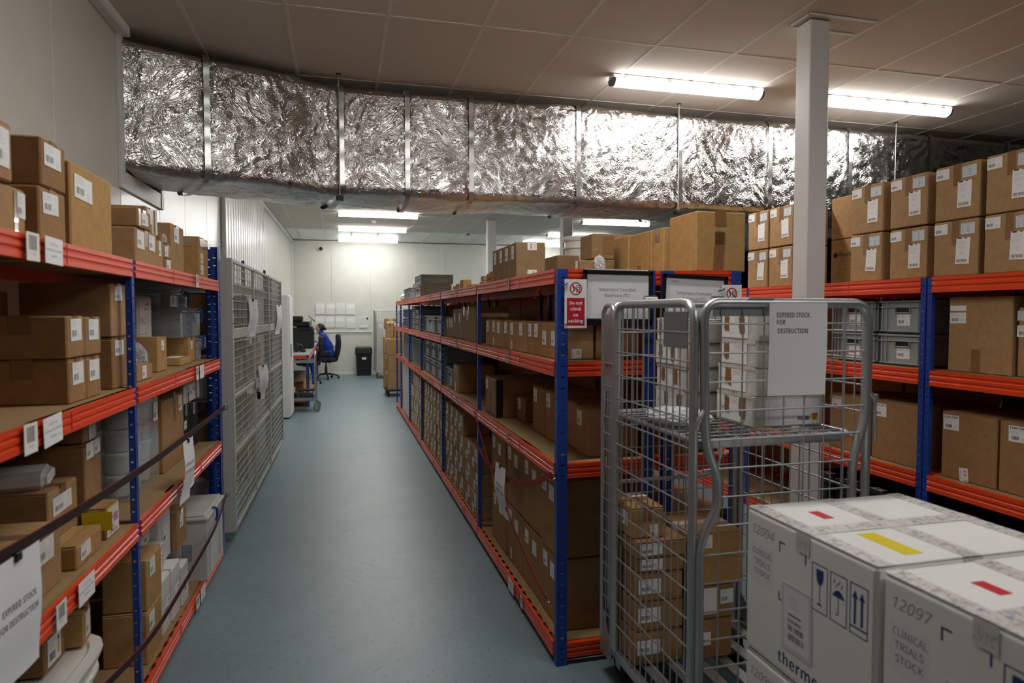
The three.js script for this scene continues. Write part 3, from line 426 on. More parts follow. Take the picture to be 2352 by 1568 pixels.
const rackRB = rack({ l: 'outermost blue and orange rack standing behind the right-hand racks', faceX: 4.68, backX: 4.03, zs: [-1.3, -3.15, -4.9, -6.7], o: 1, H: 1.826, levels: RL, bh: 0.09 });  // added rack, blocks light from behind the right-hand racks
const LL = [1.83, 1.325, 0.785, 0.09], LZ = [-1.13, -2.90, -4.70];
const rackL = rack({ l: 'blue and orange rack along the left wall in the foreground', fr: 'L', faceX: -0.834, backX: -1.43, zs: LZ, o: 1, H: 1.835, Hs: [1.835, 1.835, 2.05], dbl: [2], levels: LL, end: false });
for (const [y, z, w, h, k, r] of [[1.83, -2.03, 0.075, 0.075, 'location', 0], [1.83, -2.16, 0.115, 0.075, 'notice', -0.03], [1.325, -1.985, 0.075, 0.08, 'location', 0], [1.325, -2.12, 0.12, 0.082, 'notice', 0.05], [0.785, -2.33, 0.13, 0.075, 'notice', 0], [0.785, -2.14, 0.07, 0.075, 'location', 0], [1.83, -3.99, 0.05, 0.07, 'location', 0], [1.325, -3.95, 0.06, 0.075, 'location', 0], [1.325, -4.06, 0.1, 0.075, 'notice', 0.03], [0.785, -3.62, 0.075, 0.07, 'location', 0], [0.785, -3.75, 0.12, 0.08, 'notice', 0.06], [0.09, -3.85, 0.075, 0.07, 'location', 0], [0.09, -3.98, 0.12, 0.075, 'notice', 0]]) beamTag(rackL, 1, -0.826, y, z, w, h, k, 0.067, r);

// ---------- containers ----------
const toteCache = {};
function toteGeo(w, h, d, style) {      // open stacking crate, face (w wide) looking along +z, base at 0
  const k = [w, h, d, style].map((v) => v.toFixed ? v.toFixed(3) : v).join(); if (toteCache[k]) return toteCache[k];
  const t = 0.004, W = w / 2, D = d / 2, i = 0.012, L = [], R = [];
  L.push(cbx(-W + i, W - i, 0.012, 0.018, -D + i, D - i, 0.002), cbx(-W + 0.03, W - 0.03, 0, 0.012, -D + 0.03, D - 0.03, 0.003));
  for (const s of [-1, 1]) { L.push(cbx(-W + i, W - i, 0.012, h - 0.004, s > 0 ? D - i - t : -D + i, s > 0 ? D - i : -D + i + t, 0.001)); L.push(cbx(s > 0 ? W - i - t : -W + i, s > 0 ? W - i : -W + i + t, 0.012, h - 0.004, -D + i, D - i, 0.001)); }
  const ring = (y0, y1, o) => { R.push(cbx(-W + o, W - o, y0, y1, D - i, D - o, 0.0015), cbx(-W + o, W - o, y0, y1, -D + o, -D + i, 0.0015), cbx(W - i, W - o, y0, y1, -D + o, D - o, 0.0015), cbx(-W + o, -W + i, y0, y1, -D + o, D - o, 0.0015)); };
  ring(h - 0.012, h, 0); ring(h - 0.045, h - 0.039, 0.002); ring(0.012, 0.02, 0.006);
  const V1 = []; const rib = (x, z, ax) => V1.push(ax ? cbx(x - 0.003, x + 0.003, 0.02, h - 0.012, z > 0 ? D - i : -D + 0.003, z > 0 ? D - 0.003 : -D + i, 0.001) : cbx(x > 0 ? W - i : -W + 0.003, x > 0 ? W - 0.003 : -W + i, 0.02, h - 0.012, z - 0.003, z + 0.003, 0.001));
  const nx = style === 'ribbed' ? Math.round(w / 0.09) : 0;
  for (const s of [-1, 1]) { for (const q of [-1, 1]) { rib(q * (W - 0.03), s, 1); rib(q * (W - 0.065), s, 1); rib(s, q * (D - 0.03), 0); rib(s, q * (D - 0.065), 0); } for (let n = 1; n < nx; n++) rib(-W + n * w / nx, s, 1); }
  // hand holds: a framed slot below the rim on both ends
  const hd = []; for (const s of [-1, 1]) { const z0 = s > 0 ? D - i : -D + 0.001, z1 = s > 0 ? D - 0.001 : -D + i; hd.push(cbx(-0.06, -0.054, h - 0.075, h - 0.045, z0, z1, 0.001), cbx(0.054, 0.06, h - 0.075, h - 0.045, z0, z1, 0.001), cbx(-0.06, 0.06, h - 0.082, h - 0.075, z0, z1, 0.002)); }
  const slot = [-1, 1].map((s) => at(cb(0.1, 0.024, 0.002, 0), 0, h - 0.06, s * (D - i + 0.0005)));
  return toteCache[k] = { full: merge([...L, ...R, ...V1, ...hd]), bare: merge([...L, ...R, ...V1]), slot: slot[1] };
}
function tote(s) {     // s.x etc. extents; face along '-x' (default) or '+z'
  const [x0, x1] = s.x, [y0, y1] = s.y, [z0, z1] = [Math.min(...s.z), Math.max(...s.z)];
  const side = (s.face ?? '-x') === '-x', w = (side ? z1 - z0 : x1 - x0) - 0.004, d = (side ? x1 - x0 : z1 - z0) - 0.004, h = y1 - y0 - 0.001;
  const o = thing(s.n ?? 'plastic_crate', s.l, 'crate', [(x0 + x1) / 2, y0 + 0.0006, (z0 + z1) / 2], (side ? -Math.PI / 2 : 0) + rr(-0.004, 0.004), s.g, s.fr);
  const g = toteGeo(w, h, d, s.style ?? 'plain'), m = s.m ?? M.tote;
  mesh('shell', h > 0.11 ? g.full : g.bare, m, o);
  if (h > 0.11) mesh('hand_slot', g.slot, M.dark, o);  // flat dark plate stands in for the shaded slot
  if (s.lab) sheet('crate_label', o, [w, h, d - 0.024], '+z', s.lab[0] ?? 0.5, s.lab[1] ?? 0.55, s.lab[2] ?? 0.07, s.lab[3] ?? 0.06, print(s.lab[4] ?? 'ship'), 0);
  return o;
}
function clearTote(s) {     // clear storage box with lid and blue clip handles
  const [x0, x1] = s.x, [y0, y1] = s.y, [z0, z1] = [Math.min(...s.z), Math.max(...s.z)]; const W = x1 - x0, H = y1 - y0 - 0.001, Z = z1 - z0;
  const o = thing('clear_storage_box', s.l, 'storage box', [(x0 + x1) / 2, y0 + 0.0006, (z0 + z1) / 2], 0, s.g, s.fr); const m = s.m ?? M.plasticClear, t = 0.003;
  mesh('tub', merge([cbx(-W / 2 + 0.012, W / 2 - 0.012, 0, t, -Z / 2 + 0.012, Z / 2 - 0.012, 0.001), ...[-1, 1].flatMap((k) => [cbx(k > 0 ? W / 2 - 0.012 - t : -W / 2 + 0.012, k > 0 ? W / 2 - 0.012 : -W / 2 + 0.012 + t, t, H - 0.03, -Z / 2 + 0.012, Z / 2 - 0.012, 0.001), cbx(-W / 2 + 0.012, W / 2 - 0.012, t, H - 0.03, k > 0 ? Z / 2 - 0.012 - t : -Z / 2 + 0.012, k > 0 ? Z / 2 - 0.012 : -Z / 2 + 0.012 + t, 0.001)]), ...[-0.3, 0.3].map((k) => cbx(W / 2 - 0.012, W / 2 - 0.006, 0.02, H - 0.04, k * Z - 0.004, k * Z + 0.004, 0.001))]), m, o);
  mesh('lid', merge([cbx(-W / 2, W / 2, H - 0.032, H - 0.012, -Z / 2, Z / 2, 0.006), cbx(-W / 2 + 0.02, W / 2 - 0.02, H - 0.012, H, -Z / 2 + 0.02, Z / 2 - 0.02, 0.005)]), m, o);
  if (s.clip) for (const k of s.clip) mesh('clip_handle', tube([V(W / 2 + 0.006, H - 0.09, k * Z - 0.0), V(W / 2 + 0.012, H - 0.05, k * Z), V(W / 2 + 0.01, H - 0.012, k * Z + 0.01), V(W / 2 - 0.01, H - 0.004, k * Z + 0.02)], 0.007, 8, null), M.lidBlue, o);
  if (s.fill) s.fill(o, W, H, Z);
  return o;
}
function pail(s) {      // white plastic bucket, round-cornered or round, with rim and wire bail
  const o = thing(s.n ?? 'white_bucket', s.l, 'bucket', [s.x, s.y, s.z], s.turn ?? 0, s.g, s.fr); const { r, h } = s; const sq = s.sq ?? 1;
  const pr = [[0, 0], [r * 0.8, 0], [r * 0.84, 0.01], [r * 0.93, h * 0.72], [r * 0.95, h * 0.74], [r * 1.0, h * 0.745], [r * 1.0, h * 0.78], [r * 0.95, h * 0.785], [r * 0.97, h * 0.9], [r * 0.97, h - 0.02]].map((p) => new THREE.Vector2(...p));
  const g = plain(new THREE.LatheGeometry(pr, 40)); const lidG = plain(new THREE.LatheGeometry([[0.001, h - 0.008], [r * 0.86, h - 0.008], [r * 0.9, h], [r * 1.04, h], [r * 1.06, h - 0.012], [r * 1.04, h - 0.03], [r * 0.985, h - 0.034]].map((p) => new THREE.Vector2(...p)), 40));
  if (sq > 1) for (const q of [g, lidG]) { const p = q.attributes.position; for (let i = 0; i < p.count; i++) { const x = p.getX(i), z = p.getZ(i), R = Math.hypot(x, z); if (R > 1e-4) { const a = Math.atan2(z, x), n = 4.5, k = Math.pow(Math.pow(Math.abs(Math.cos(a)), n) + Math.pow(Math.abs(Math.sin(a)), n), -1 / n); p.setX(i, Math.cos(a) * R * k * (s.ax ?? 1)); p.setZ(i, Math.sin(a) * R * k * (s.az ?? 1)); } } q.computeVertexNormals(); }
  mesh('pail', g, M.plasticWhite, o); mesh('lid', lidG, M.plasticWhite, o);
  if (s.bail) mesh('wire_bail', tube([V(-r, h * 0.8, 0.02), V(-r * 0.7, h * 0.52, r * 0.85), V(0, h * 0.42, r * 1.1), V(r * 0.7, h * 0.52, r * 0.85), V(r, h * 0.8, 0.02)], 0.003, 6, null), M.galv, o);
  if (s.lab) sheet('bucket_label', o, [2 * r * (s.ax ?? 1) * 0.96, h, 2 * r * (s.az ?? 1)], s.lab, 0.35, 0.6, 0.12, 0.09, print('hazard'), 0.1);
  return o;
}
// crumpled clear plastic or paper lump over an ellipsoid
function lump(parent, name, mat, cx, cy, cz, rx, ry, rz, amp = 0.2, f = 5, sd = 1) {
  const g = new THREE.IcosahedronGeometry(1, 12), p = g.attributes.position, v = V(0, 0, 0);
  for (let i = 0; i < p.count; i++) { v.fromBufferAttribute(p, i); const k = 1 + amp * (1 - 2 * Math.abs(n3(v.x * f + sd, v.y * f, v.z * f - sd))) * 0.6; p.setXYZ(i, cx + v.x * rx * k, Math.max(cy - ry, cy + v.y * ry * k), cz + v.z * rz * k); }
  g.computeVertexNormals(); return mesh(name, plain(g), mat, parent);
}
const LB = (f, u, v, w = 0.085, h = 0.06, k = 'ship', r) => [f, u, v, w, h, k, r];

// ---------- left rack: top shelf ----------
const cl = (s) => carton({ fr: 'L', ...s });
cl({ l: 'brown carton with white label, upper one at the left picture edge on the top shelf', x: [-1.2, -0.86], y: [1.96, 2.115], z: [-1.72, -2.03], m: M.cardPink, lab: [LB('+x', 0.8, 0.45, 0.09, 0.1, 'ship2')] });
cl({ l: 'pale carton peeking out behind the upper left edge carton', x: [-1.35, -0.95], y: [1.96, 2.11], z: [-2.035, -2.17], lab: [LB('+x', 0.8, 0.4, 0.06, 0.09, 'ship2')] });
cl({ l: 'carton with shiny clear tape, lower one at the left picture edge of top shelf', x: [-1.3, -0.87], y: [1.83, 1.957], z: [-1.72, -2.12], m: M.card[2], tm: M.tapeClear, lab: [LB('+x', 0.93, 0.35, 0.05, 0.07, 'ship2')], strip: [['+x', 0.86, 0.5, 0.02, 0.11, M.tapeClear]] });
cl({ l: 'brown carton with white barcode label, stacked upper beside the tall plain carton', x: [-1.22, -0.86], y: [1.988, 2.13], z: [-2.2, -2.372], m: M.card[3], lab: [LB('+x', 0.44, 0.32, 0.115, 0.065)], strip: [['+z', 0.4, 0.6, 0.05, 0.1, M.tapeClear]] });
cl({ l: 'brown carton with white barcode label, stacked lower beside the tall plain carton', x: [-1.22, -0.86], y: [1.83, 1.986], z: [-2.18, -2.364], m: M.card[1], lab: [LB('+x', 0.4, 0.28, 0.105, 0.062)] });
cl({ l: 'tall tan carton with one white label overhanging the end of the first top shelf bay', x: [-1.2, -0.85], y: [1.83, 2.10], z: [-2.374, -2.75], m: M.cardLight[1], tape: false, lab: [LB('+x', 0.28, 0.27, 0.15, 0.075)] });
cl({ l: 'wide dark sided carton with white label at the base of the top shelf pile', x: [-1.32, -0.87], y: [1.83, 1.982], z: [-3.09, -3.41], lab: [LB('+x', 0.22, 0.32, 0.1, 0.075), LB('+x', 0.75, 0.3, 0.09, 0.07)], strip: [['+z', 0.55, 0.25, 0.14, 0.075, M.tape]] });
cl({ l: 'narrow carton beside the wide one at the base of the top shelf pile', x: [-1.28, -0.875], y: [1.83, 1.965], z: [-3.415, -3.54], lab: [LB('+x', 0.5, 0.3, 0.04, 0.07, 'ship2')] });
cl({ l: 'carton wrapped in clear tape leaning on the top shelf pile', x: [-1.25, -0.865], y: [1.984, 2.065], z: [-3.1, -3.31], m: M.card[1], tm: M.tapeClear, turn: 0.03, lab: [LB('+x', 0.5, 0.5, 0.11, 0.05), LB('+z', 0.35, 0.5, 0.16, 0.06, 'poster')], strip: [['+x', 0.1, 0.5, 0.03, 0.07, M.tapeClear]] });
cl({ l: 'taped carton on the top shelf pile with silver tape at its far corner', x: [-1.25, -0.9], y: [1.984, 2.11], z: [-3.36, -3.54], lab: [LB('+x', 0.3, 0.35, 0.08, 0.065)], strip: [['+x', 0.9, 0.45, 0.035, 0.12, M.galv, 0.05], ['+x', 0.55, 0.6, 0.03, 0.1, M.tapeClear]] });
cl({ n: 'small_carton', l: 'small taped carton, top of three stacked at the pile', x: [-1.1, -0.9], y: [1.965, 2.015], z: [-3.6, -3.72], tm: M.tapeClear, lab: [LB('+x', 0.4, 0.5, 0.05, 0.035)], strip: [['+x', 0.5, 0.5, 0.1, 0.03, M.tapeClear]] });
cl({ n: 'small_carton', l: 'small carton with white label, middle of three stacked at the pile', x: [-1.1, -0.885], y: [1.89, 1.963], z: [-3.6, -3.74], lab: [LB('+x', 0.25, 0.5, 0.06, 0.05)] });
cl({ n: 'small_carton', l: 'small carton with white label, bottom of three stacked at the pile', x: [-1.1, -0.875], y: [1.83, 1.888], z: [-3.58, -3.74], lab: [LB('+x', 0.3, 0.5, 0.07, 0.05)] });
cl({ l: 'tall narrow tan carton with open flap behind the three small stacked cartons', x: [-1.3, -0.89], y: [1.83, 2.085], z: [-3.755, -4.02], m: M.card[2], lab: [LB('+x', 0.4, 0.22, 0.1, 0.075)] });
{ const o = cl({ l: 'tan carton with printed label 32 beside the tall blue upright', x: [-1.35, -0.885], y: [1.83, 2.085], z: [-4.38, -4.64], m: M.cardLight[1], tm: M.tapeClear, lab: [LB('+z', 0.28, 0.3, 0.2, 0.2, 'box32', 0), LB('+x', 0.25, 0.5, 0.07, 0.06), LB('+x', 0.25, 0.78, 0.07, 0.06)], strip: [['+x', 0.5, 0.14, 0.24, 0.05, M.tapeClear], ['+z', 0.85, 0.14, 0.1, 0.05, M.tapeClear]] }); lump(o, 'crumpled_paper', M.card[2], -0.05, 0.275, 0.0, 0.07, 0.025, 0.05, 0.5, 3, 3); }
// cartons towards the viewpoint, mostly out of view, placed to shade those behind
for (const [lv, y, h, z0, z1] of [['top', 1.83, 0.3, -1.18, -1.44], ['top', 1.83, 0.33, -1.45, -1.7], ['second', 1.325, 0.34, -1.18, -1.43], ['second', 1.325, 0.36, -1.44, -1.7], ['third', 0.785, 0.38, -1.18, -1.5], ['third', 0.785, 0.3, -1.52, -1.85], ['bottom', 0.09, 0.4, -1.18, -1.55], ['bottom', 0.09, 0.45, -1.57, -1.98]]) cl({ l: `${z0 > -1.3 ? 'nearest' : 'second nearest'} plain carton on the ${lv} left shelf, before the picture edge`, x: [-1.36, -0.88], y: [y, y + h], z: [z0, z1], m: M.card[1] });
// second shelf
const S2 = [['upper left', -2.4, -2.545, 1.473, 1.612], ['upper right', -2.553, -2.7, 1.473, 1.608], ['lower left', -2.41, -2.55, 1.325, 1.471], ['lower right', -2.558, -2.69, 1.325, 1.469]];
for (const [k, a, b, y0, y1] of S2) cl({ l: `brown barcoded carton, ${k} of the stacked four on the second shelf`, g: 'stacked four on second left shelf', x: [k.includes('left') ? -1.21 : -1.2, -0.88], y: [y0, y1], z: [a, b], m: M.card[1], lab: [LB('+x', 0.5, 0.33, 0.09, 0.072)], strip: k.includes('left') ? [['+z', 0.6, 0.2, 0.06, 0.06, M.tape]] : [] });
cl({ l: 'tall brown carton with white label, upper of two touching the blue upright', x: [-1.2, -0.888], y: [1.527, 1.735], z: [-2.84, -3.03], lab: [LB('+x', 0.42, 0.18, 0.085, 0.055, 'ship2')] });
cl({ l: 'tall brown carton with white label, lower of two touching the blue upright', x: [-1.18, -0.888], y: [1.325, 1.525], z: [-2.84, -3.05], lab: [LB('+x', 0.36, 0.2, 0.1, 0.06)] });
cl({ l: 'carton cut by the left picture edge on the second shelf', x: [-1.2, -0.88], y: [1.325, 1.43], z: [-1.72, -1.925] });
clearTote({ l: 'dim clear plastic box stacked at the back of the second shelf', fr: 'L', x: [-1.42, -1.16], y: [1.52, 1.70], z: [-1.95, -2.38] });
cl({ l: 'dark carton under the dim clear plastic box on the second shelf', x: [-1.42, -1.16], y: [1.325, 1.518], z: [-1.95, -2.38], m: M.card[1] });
cl({ l: 'carton in shadow behind the tall pair on the second shelf', x: [-1.42, -1.22], y: [1.325, 1.7], z: [-2.45, -2.82], m: M.card[1] });
cl({ l: 'white printed carton with red logo behind the blue upright, upper', x: [-1.42, -1.08], y: [1.463, 1.715], z: [-3.84, -4.1], m: M.cardWhite, tape: false, along: 'x', lab: [['+x', 0.5, 0.5, 0.2, 0.24, 'whiteBrand', 0], ['+z', 0.78, 0.45, 0.14, 0.22, 'whiteBrand', 0]] });
cl({ l: 'white printed carton lower behind the blue upright', x: [-1.42, -1.08], y: [1.325, 1.46], z: [-3.84, -4.11], m: M.cardWhite, tape: false, lab: [LB('+x', 0.7, 0.5, 0.16, 0.07, 'vial')] });
cl({ n: 'small_carton', l: 'low tan carton with white label at the front by the blue upright', x: [-1.05, -0.88], y: [1.325, 1.396], z: [-3.12, -3.34], m: M.card[2], lab: [LB('+x', 0.4, 0.45, 0.06, 0.055)] });
{ const o = thing('clear_plastic_bag', 'small clear plastic bag with printed dots behind the low tan carton', 'bag', [-1.0, 1.3265, -3.46], 0, undefined, 'L'); lump(o, 'bag', M.bagClear, 0, 0.075, 0, 0.06, 0.075, 0.05, 0.3, 4, 5); lump(o, 'contents', M.pink, 0, 0.03, 0, 0.03, 0.025, 0.03, 0.3, 4, 6); }
cl({ l: 'upright tan carton with open top and white label, second bay of second shelf', x: [-1.07, -0.93], y: [1.325, 1.5], z: [-3.62, -3.79], m: M.cardLight[1], tape: false, lab: [LB('+x', 0.5, 0.24, 0.05, 0.05)] });
cl({ l: 'tan carton with square tape patch next to the clear plastic boxes', x: [-1.2, -0.94], y: [1.325, 1.475], z: [-4.32, -4.48], m: M.cardLight[1], lab: [LB('+x', 0.4, 0.3, 0.05, 0.05)], strip: [['+z', 0.35, 0.3, 0.07, 0.06, M.tape]] });
cl({ n: 'flat_carton', l: 'flat open tan carton lying in front of the taped one', x: [-1.05, -0.925], y: [1.325, 1.368], z: [-4.05, -4.3], m: M.cardLight[0], tape: false, along: 'z', lab: [['+y', 0.5, 0.5, 0.07, 0.15, 'poster', 0]] });
const tubing = (o, W, H, Z) => { for (let i = 0; i < 4; i++) mesh('coiled_tubing', tube([V(-W * 0.25, 0.03 + i * 0.012, Z * 0.35), V(0, 0.05 + i * 0.014, 0.05), V(W * 0.3, 0.05 + i * 0.012, -Z * 0.2), V(W * 0.2, 0.09 + i * 0.01, -Z * 0.38), V(-W * 0.2, 0.05 + i * 0.01, -Z * 0.1), V(-W * 0.3, 0.04, Z * 0.2)], 0.006, 6, null, false, 30), M.plasticClear, o); };
clearTote({ l: 'large clear storage box with blue clips and coiled tubing, middle of stack', fr: 'L', x: [-1.4, -0.93], y: [1.478, 1.652], z: [-4.13, -4.65], clip: [-0.36], fill: tubing });
clearTote({ l: 'clear storage box with blue clips, bottom of stack on second shelf', fr: 'L', x: [-1.4, -0.93], y: [1.325, 1.476], z: [-4.5, -4.66], clip: [-0.2], fill: (o, W, H, Z) => { mesh('folded_paper', at(cb(W * 0.6, 0.07, Z * 0.6, 0.004), 0, 0.045, 0), M.paper, o); } });
clearTote({ l: 'small clear storage box on top of the clear stack under the beam', fr: 'L', x: [-1.4, -1.0], y: [1.654, 1.755], z: [-4.2, -4.64], clip: [-0.3] });
// third shelf
cl({ l: 'large dark sided carton with two labels at the back of the third shelf', x: [-1.4, -0.95], y: [0.785, 1.135], z: [-2.72, -2.88], m: M.card[1], lab: [LB('+x', 0.3, 0.07, 0.07, 0.06), LB('+x', 0.75, 0.06, 0.06, 0.055)] });
cl({ l: 'dim carton with blue label on top of the large dark sided carton', x: [-1.38, -0.96], y: [1.137, 1.225], z: [-2.74, -2.88], m: M.card[1], lab: [LB('+x', 0.6, 0.5, 0.07, 0.075, 'blue')] });
cl({ l: 'brown carton with half hidden label behind the cord on the third shelf', x: [-1.3, -0.97], y: [0.848, 1.03], z: [-2.46, -2.7], m: M.card[2], lab: [LB('+x', 0.45, 0.32, 0.15, 0.06)], along: 'x' });
cl({ n: 'flat_carton', l: 'low carton under the brown one behind the cord', x: [-1.28, -0.98], y: [0.785, 0.846], z: [-2.48, -2.7], m: M.card[3] });
cl({ l: 'brown carton with white label behind the big hanging sheet', x: [-1.35, -0.885], y: [0.785, 0.975], z: [-2.02, -2.33], m: M.card[2], along: 'x', lab: [LB('+x', 0.6, 0.3, 0.13, 0.07)] });
cl({ l: 'small tan carton at the shelf edge with white label, below the cord', x: [-0.965, -0.872], y: [0.785, 0.866], z: [-2.4, -2.64], m: M.cardLight[1], tape: false, turn: 0.02, lab: [LB('+x', 0.32, 0.45, 0.09, 0.05)] });
cl({ l: 'carton with yellow and pink stickers reading medical supplies on the third shelf', x: [-0.945, -0.88], y: [0.785, 0.905], z: [-2.7, -2.84], m: M.card[1], tm: M.tapeClear, lab: [['+x', 0.5, 0.5, 0.125, 0.11, 'medSupplies', 0]], strip: [['+z', 0.55, 0.4, 0.1, 0.07, M.yellow]] });
{ const o = thing('wrapped_white_pack', 'white wrapped pack lying on a carton, upper left of third shelf', 'pack', [-1.12, 1.031, -2.56], 0.25, undefined, 'L'); mesh('pack_body', cbx(-0.13, 0.11, 0, 0.06, -0.085, 0.085, 0.016), M.cardGloss, o); mesh('folded_end', cbx(0.1, 0.118, 0.012, 0.048, -0.07, 0.075, 0.008), M.paper, o); mesh('top_fold', cbx(-0.12, 0.1, 0.06, 0.0635, -0.03, 0.07, 0.002), M.paper, o); }
{ // clear bin full of white tubs
  const o = thing('clear_tub_bin', 'tall translucent bin of stacked white cups beside the blue upright', 'bin', [-1.14, 0.7865, -3.47], 0, undefined, 'L');
  const W = 0.4, Z = 0.5, H = 0.44;
  mesh('tub', merge([cbx(-W / 2 + 0.02, W / 2 - 0.02, 0, 0.004, -Z / 2 + 0.02, Z / 2 - 0.02, 0.001), ...[-1, 1].flatMap((k) => [cbx(k > 0 ? W / 2 - 0.02 : -W / 2 + 0.016, k > 0 ? W / 2 - 0.016 : -W / 2 + 0.02, 0, H, -Z / 2 + 0.02, Z / 2 - 0.02, 0.001), cbx(-W / 2 + 0.02, W / 2 - 0.02, 0, H, k > 0 ? Z / 2 - 0.02 : -Z / 2 + 0.016, k > 0 ? Z / 2 - 0.016 : -Z / 2 + 0.02, 0.001)])]), M.plasticClear, o);
  mesh('lid', merge([cbx(-W / 2, W / 2, H, H + 0.022, -Z / 2, Z / 2, 0.006), cbx(-W / 2 + 0.02, W / 2 - 0.02, H + 0.022, H + 0.03, -Z / 2 + 0.02, Z / 2 - 0.02, 0.003)]), M.bagClear, o);
  const cup = plain(new THREE.LatheGeometry([[0, 0], [0.042, 0], [0.044, 0.01], [0.05, 0.075], [0.054, 0.078], [0.054, 0.092], [0.05, 0.1], [0, 0.1]].map((p) => new THREE.Vector2(...p)), 20));
  for (const [i, j] of [[1, -1], [1, 0], [1, 1], [0, 1], [-1, 1]]) for (let k = 0; k < 4; k++) { const m = mesh('cup', cup, M.plasticWhite, o); m.position.set(i * 0.115, 0.006 + k * 0.102, j * 0.15); }
  sheet('bin_label', o, [W - 0.03, H, Z], '+x', 0.85, 0.22, 0.07, 0.09, print('hazard'), 0);
}
cl({ l: 'tall brown carton with long tape and red label behind the hanging sheet', x: [-1.3, -0.95], y: [0.785, 1.16], z: [-3.76, -4.2], m: M.card[0], tape: false, lab: [LB('+x', 0.82, 0.13, 0.07, 0.085, 'hazard')], strip: [['+x', 0.55, 0.14, 0.035, 0.16, M.tape]] });
for (const [k, a, b, y1] of [['left', -4.23, -4.4, 1.08], ['right', -4.42, -4.62, 1.06]]) cl({ n: 'black_bagged_box', l: `${k} black wrapped package with clear tape on third shelf by the tall upright`, x: [-1.35, -0.96], y: [0.785, y1], z: [a, b], m: M.black, tm: M.bagClear, lab: k === 'left' ? [LB('+x', 0.3, 0.42, 0.06, 0.05, 'medSupplies')] : [] });
cl({ l: 'white carton with blue print and brown tape on top of the black packages', x: [-1.35, -0.95], y: [1.082, 1.2], z: [-4.22, -4.63], m: M.cardWhite, tape: false, lab: [['+x', 0.4, 0.5, 0.22, 0.105, 'blueBox', 0]], strip: [['+x', 0.78, 0.5, 0.05, 0.112, M.tape], ['+x', 0.24, 0.75, 0.03, 0.055, M.tape]] });
// bottom shelf
{ pail({ n: 'rectangular_tub', l: 'big white rectangular lidded tub at the bottom left, cartons on its lid', fr: 'L', x: -1.08, y: 0.0915, z: -2.42, r: 0.22, h: 0.35, sq: 2, ax: 0.92, az: 1.28, lab: '+x' }); }
cl({ l: 'brown carton with red and yellow label on the big white tub', x: [-1.2, -0.97], y: [0.443, 0.57], z: [-2.4, -2.56], m: M.card[3], lab: [LB('+x', 0.45, 0.5, 0.1, 0.09, 'hazard')] });
cl({ l: 'small leaning brown carton with white label at the far end of the white tub', x: [-1.1, -0.93], y: [0.443, 0.562], z: [-2.585, -2.69], m: M.cardLight[1], turn: 0.12, lab: [LB('+x', 0.5, 0.45, 0.06, 0.085, 'ship2')] });
cl({ l: 'dark carton with faint printed label on the bottom shelf behind the white tub', x: [-1.4, -1.0], y: [0.09, 0.6], z: [-2.74, -2.87], m: M.card[1], lab: [LB('+z', 0.72, 0.3, 0.16, 0.13, 'oLabel')] });
cl({ l: 'plain tan carton with white label, upper one right of the blue upright', x: [-1.05, -0.87], y: [0.323, 0.545], z: [-3.14, -3.37], m: M.cardLight[1], tape: false, lab: [LB('+x', 0.35, 0.22, 0.08, 0.075)] });
cl({ l: 'plain tan carton with white label, lower one right of the blue upright', x: [-1.05, -0.87], y: [0.09, 0.321], z: [-3.13, -3.36], m: M.cardLight[1], tape: false, lab: [LB('+x', 0.28, 0.25, 0.08, 0.075)] });
{ // white medicine cartons
  const W8 = [['front upper', -3.39, -3.53, 0.36, 0.51, -0.9], ['tallest back', -3.55, -3.78, 0.36, 0.66, -0.93], ['small top', -3.39, -3.53, 0.512, 0.6, -0.96], ['front lower', -3.39, -3.53, 0.09, 0.358, -0.875], ['middle lower', -3.545, -3.7, 0.09, 0.358, -0.87], ['slim standing', -3.72, -3.86, 0.09, 0.3, -0.865], ['back lower', -3.71, -3.86, 0.302, 0.358, -0.98]];
  for (const [k, a, b, y0, y1, x1] of W8) cl({ n: 'white_medicine_carton', l: `${k} white medicine carton in the pile on the bottom left shelf`, g: 'white medicine cartons on the bottom left shelf', x: [x1 - 0.2, x1], y: [y0, y1], z: [a, b], m: M.cardGloss, tape: false, lab: [LB('+x', 0.55, 0.55, Math.min(0.09, (a - b) * 0.6), Math.min(0.08, (y1 - y0) * 0.6), 'hazard'), ['+y', 0.5, 0.5, 0.06, 0.05, 'blue', 0]] });
}
cl({ l: 'brown carton with recycling print balanced on the white cartons', x: [-1.16, -0.9], y: [0.362, 0.56], z: [-3.8, -4.0], m: M.card[1], tm: M.tapeClear, lab: [LB('+z', 0.3, 0.3, 0.09, 0.09, 'poster'), ['+z', 0.7, 0.72, 0.1, 0.09, 'recycle', 0], LB('+x', 0.4, 0.28, 0.07, 0.07, 'ship2')] });
cl({ l: 'open topped brown carton with red label at the back under the third shelf', x: [-1.4, -1.1], y: [0.302, 0.6], z: [-4.05, -4.62], m: M.card[1], lab: [LB('+x', 0.2, 0.3, 0.06, 0.06, 'hazard')] });
cl({ n: 'flat_carton', l: 'low carton supporting the open topped brown carton at the back', x: [-1.4, -1.1], y: [0.09, 0.3], z: [-4.05, -4.62], m: M.card[1] });
clearTote({ l: 'translucent white storage box with blue clip lid near the tall upright, bottom shelf', fr: 'L', x: [-1.08, -0.8], y: [0.09, 0.47], z: [-4.05, -4.55], m: phys({ color: '#e2e3df', roughness: 0.4, transmission: 0.35, thickness: 0 }), clip: [0.1], fill: (o, W, H, Z) => { sheet('printed_band', o, [W - 0.02, H, Z - 0.02], '+z', 0.6, 0.55, 0.05, 0.09, std('#8f959c', 0.6), 0); mesh('folded_cloth', at(cb(W * 0.7, H * 0.6, Z * 0.7, 0.02), 0, H * 0.33, 0), M.paper, o); } });
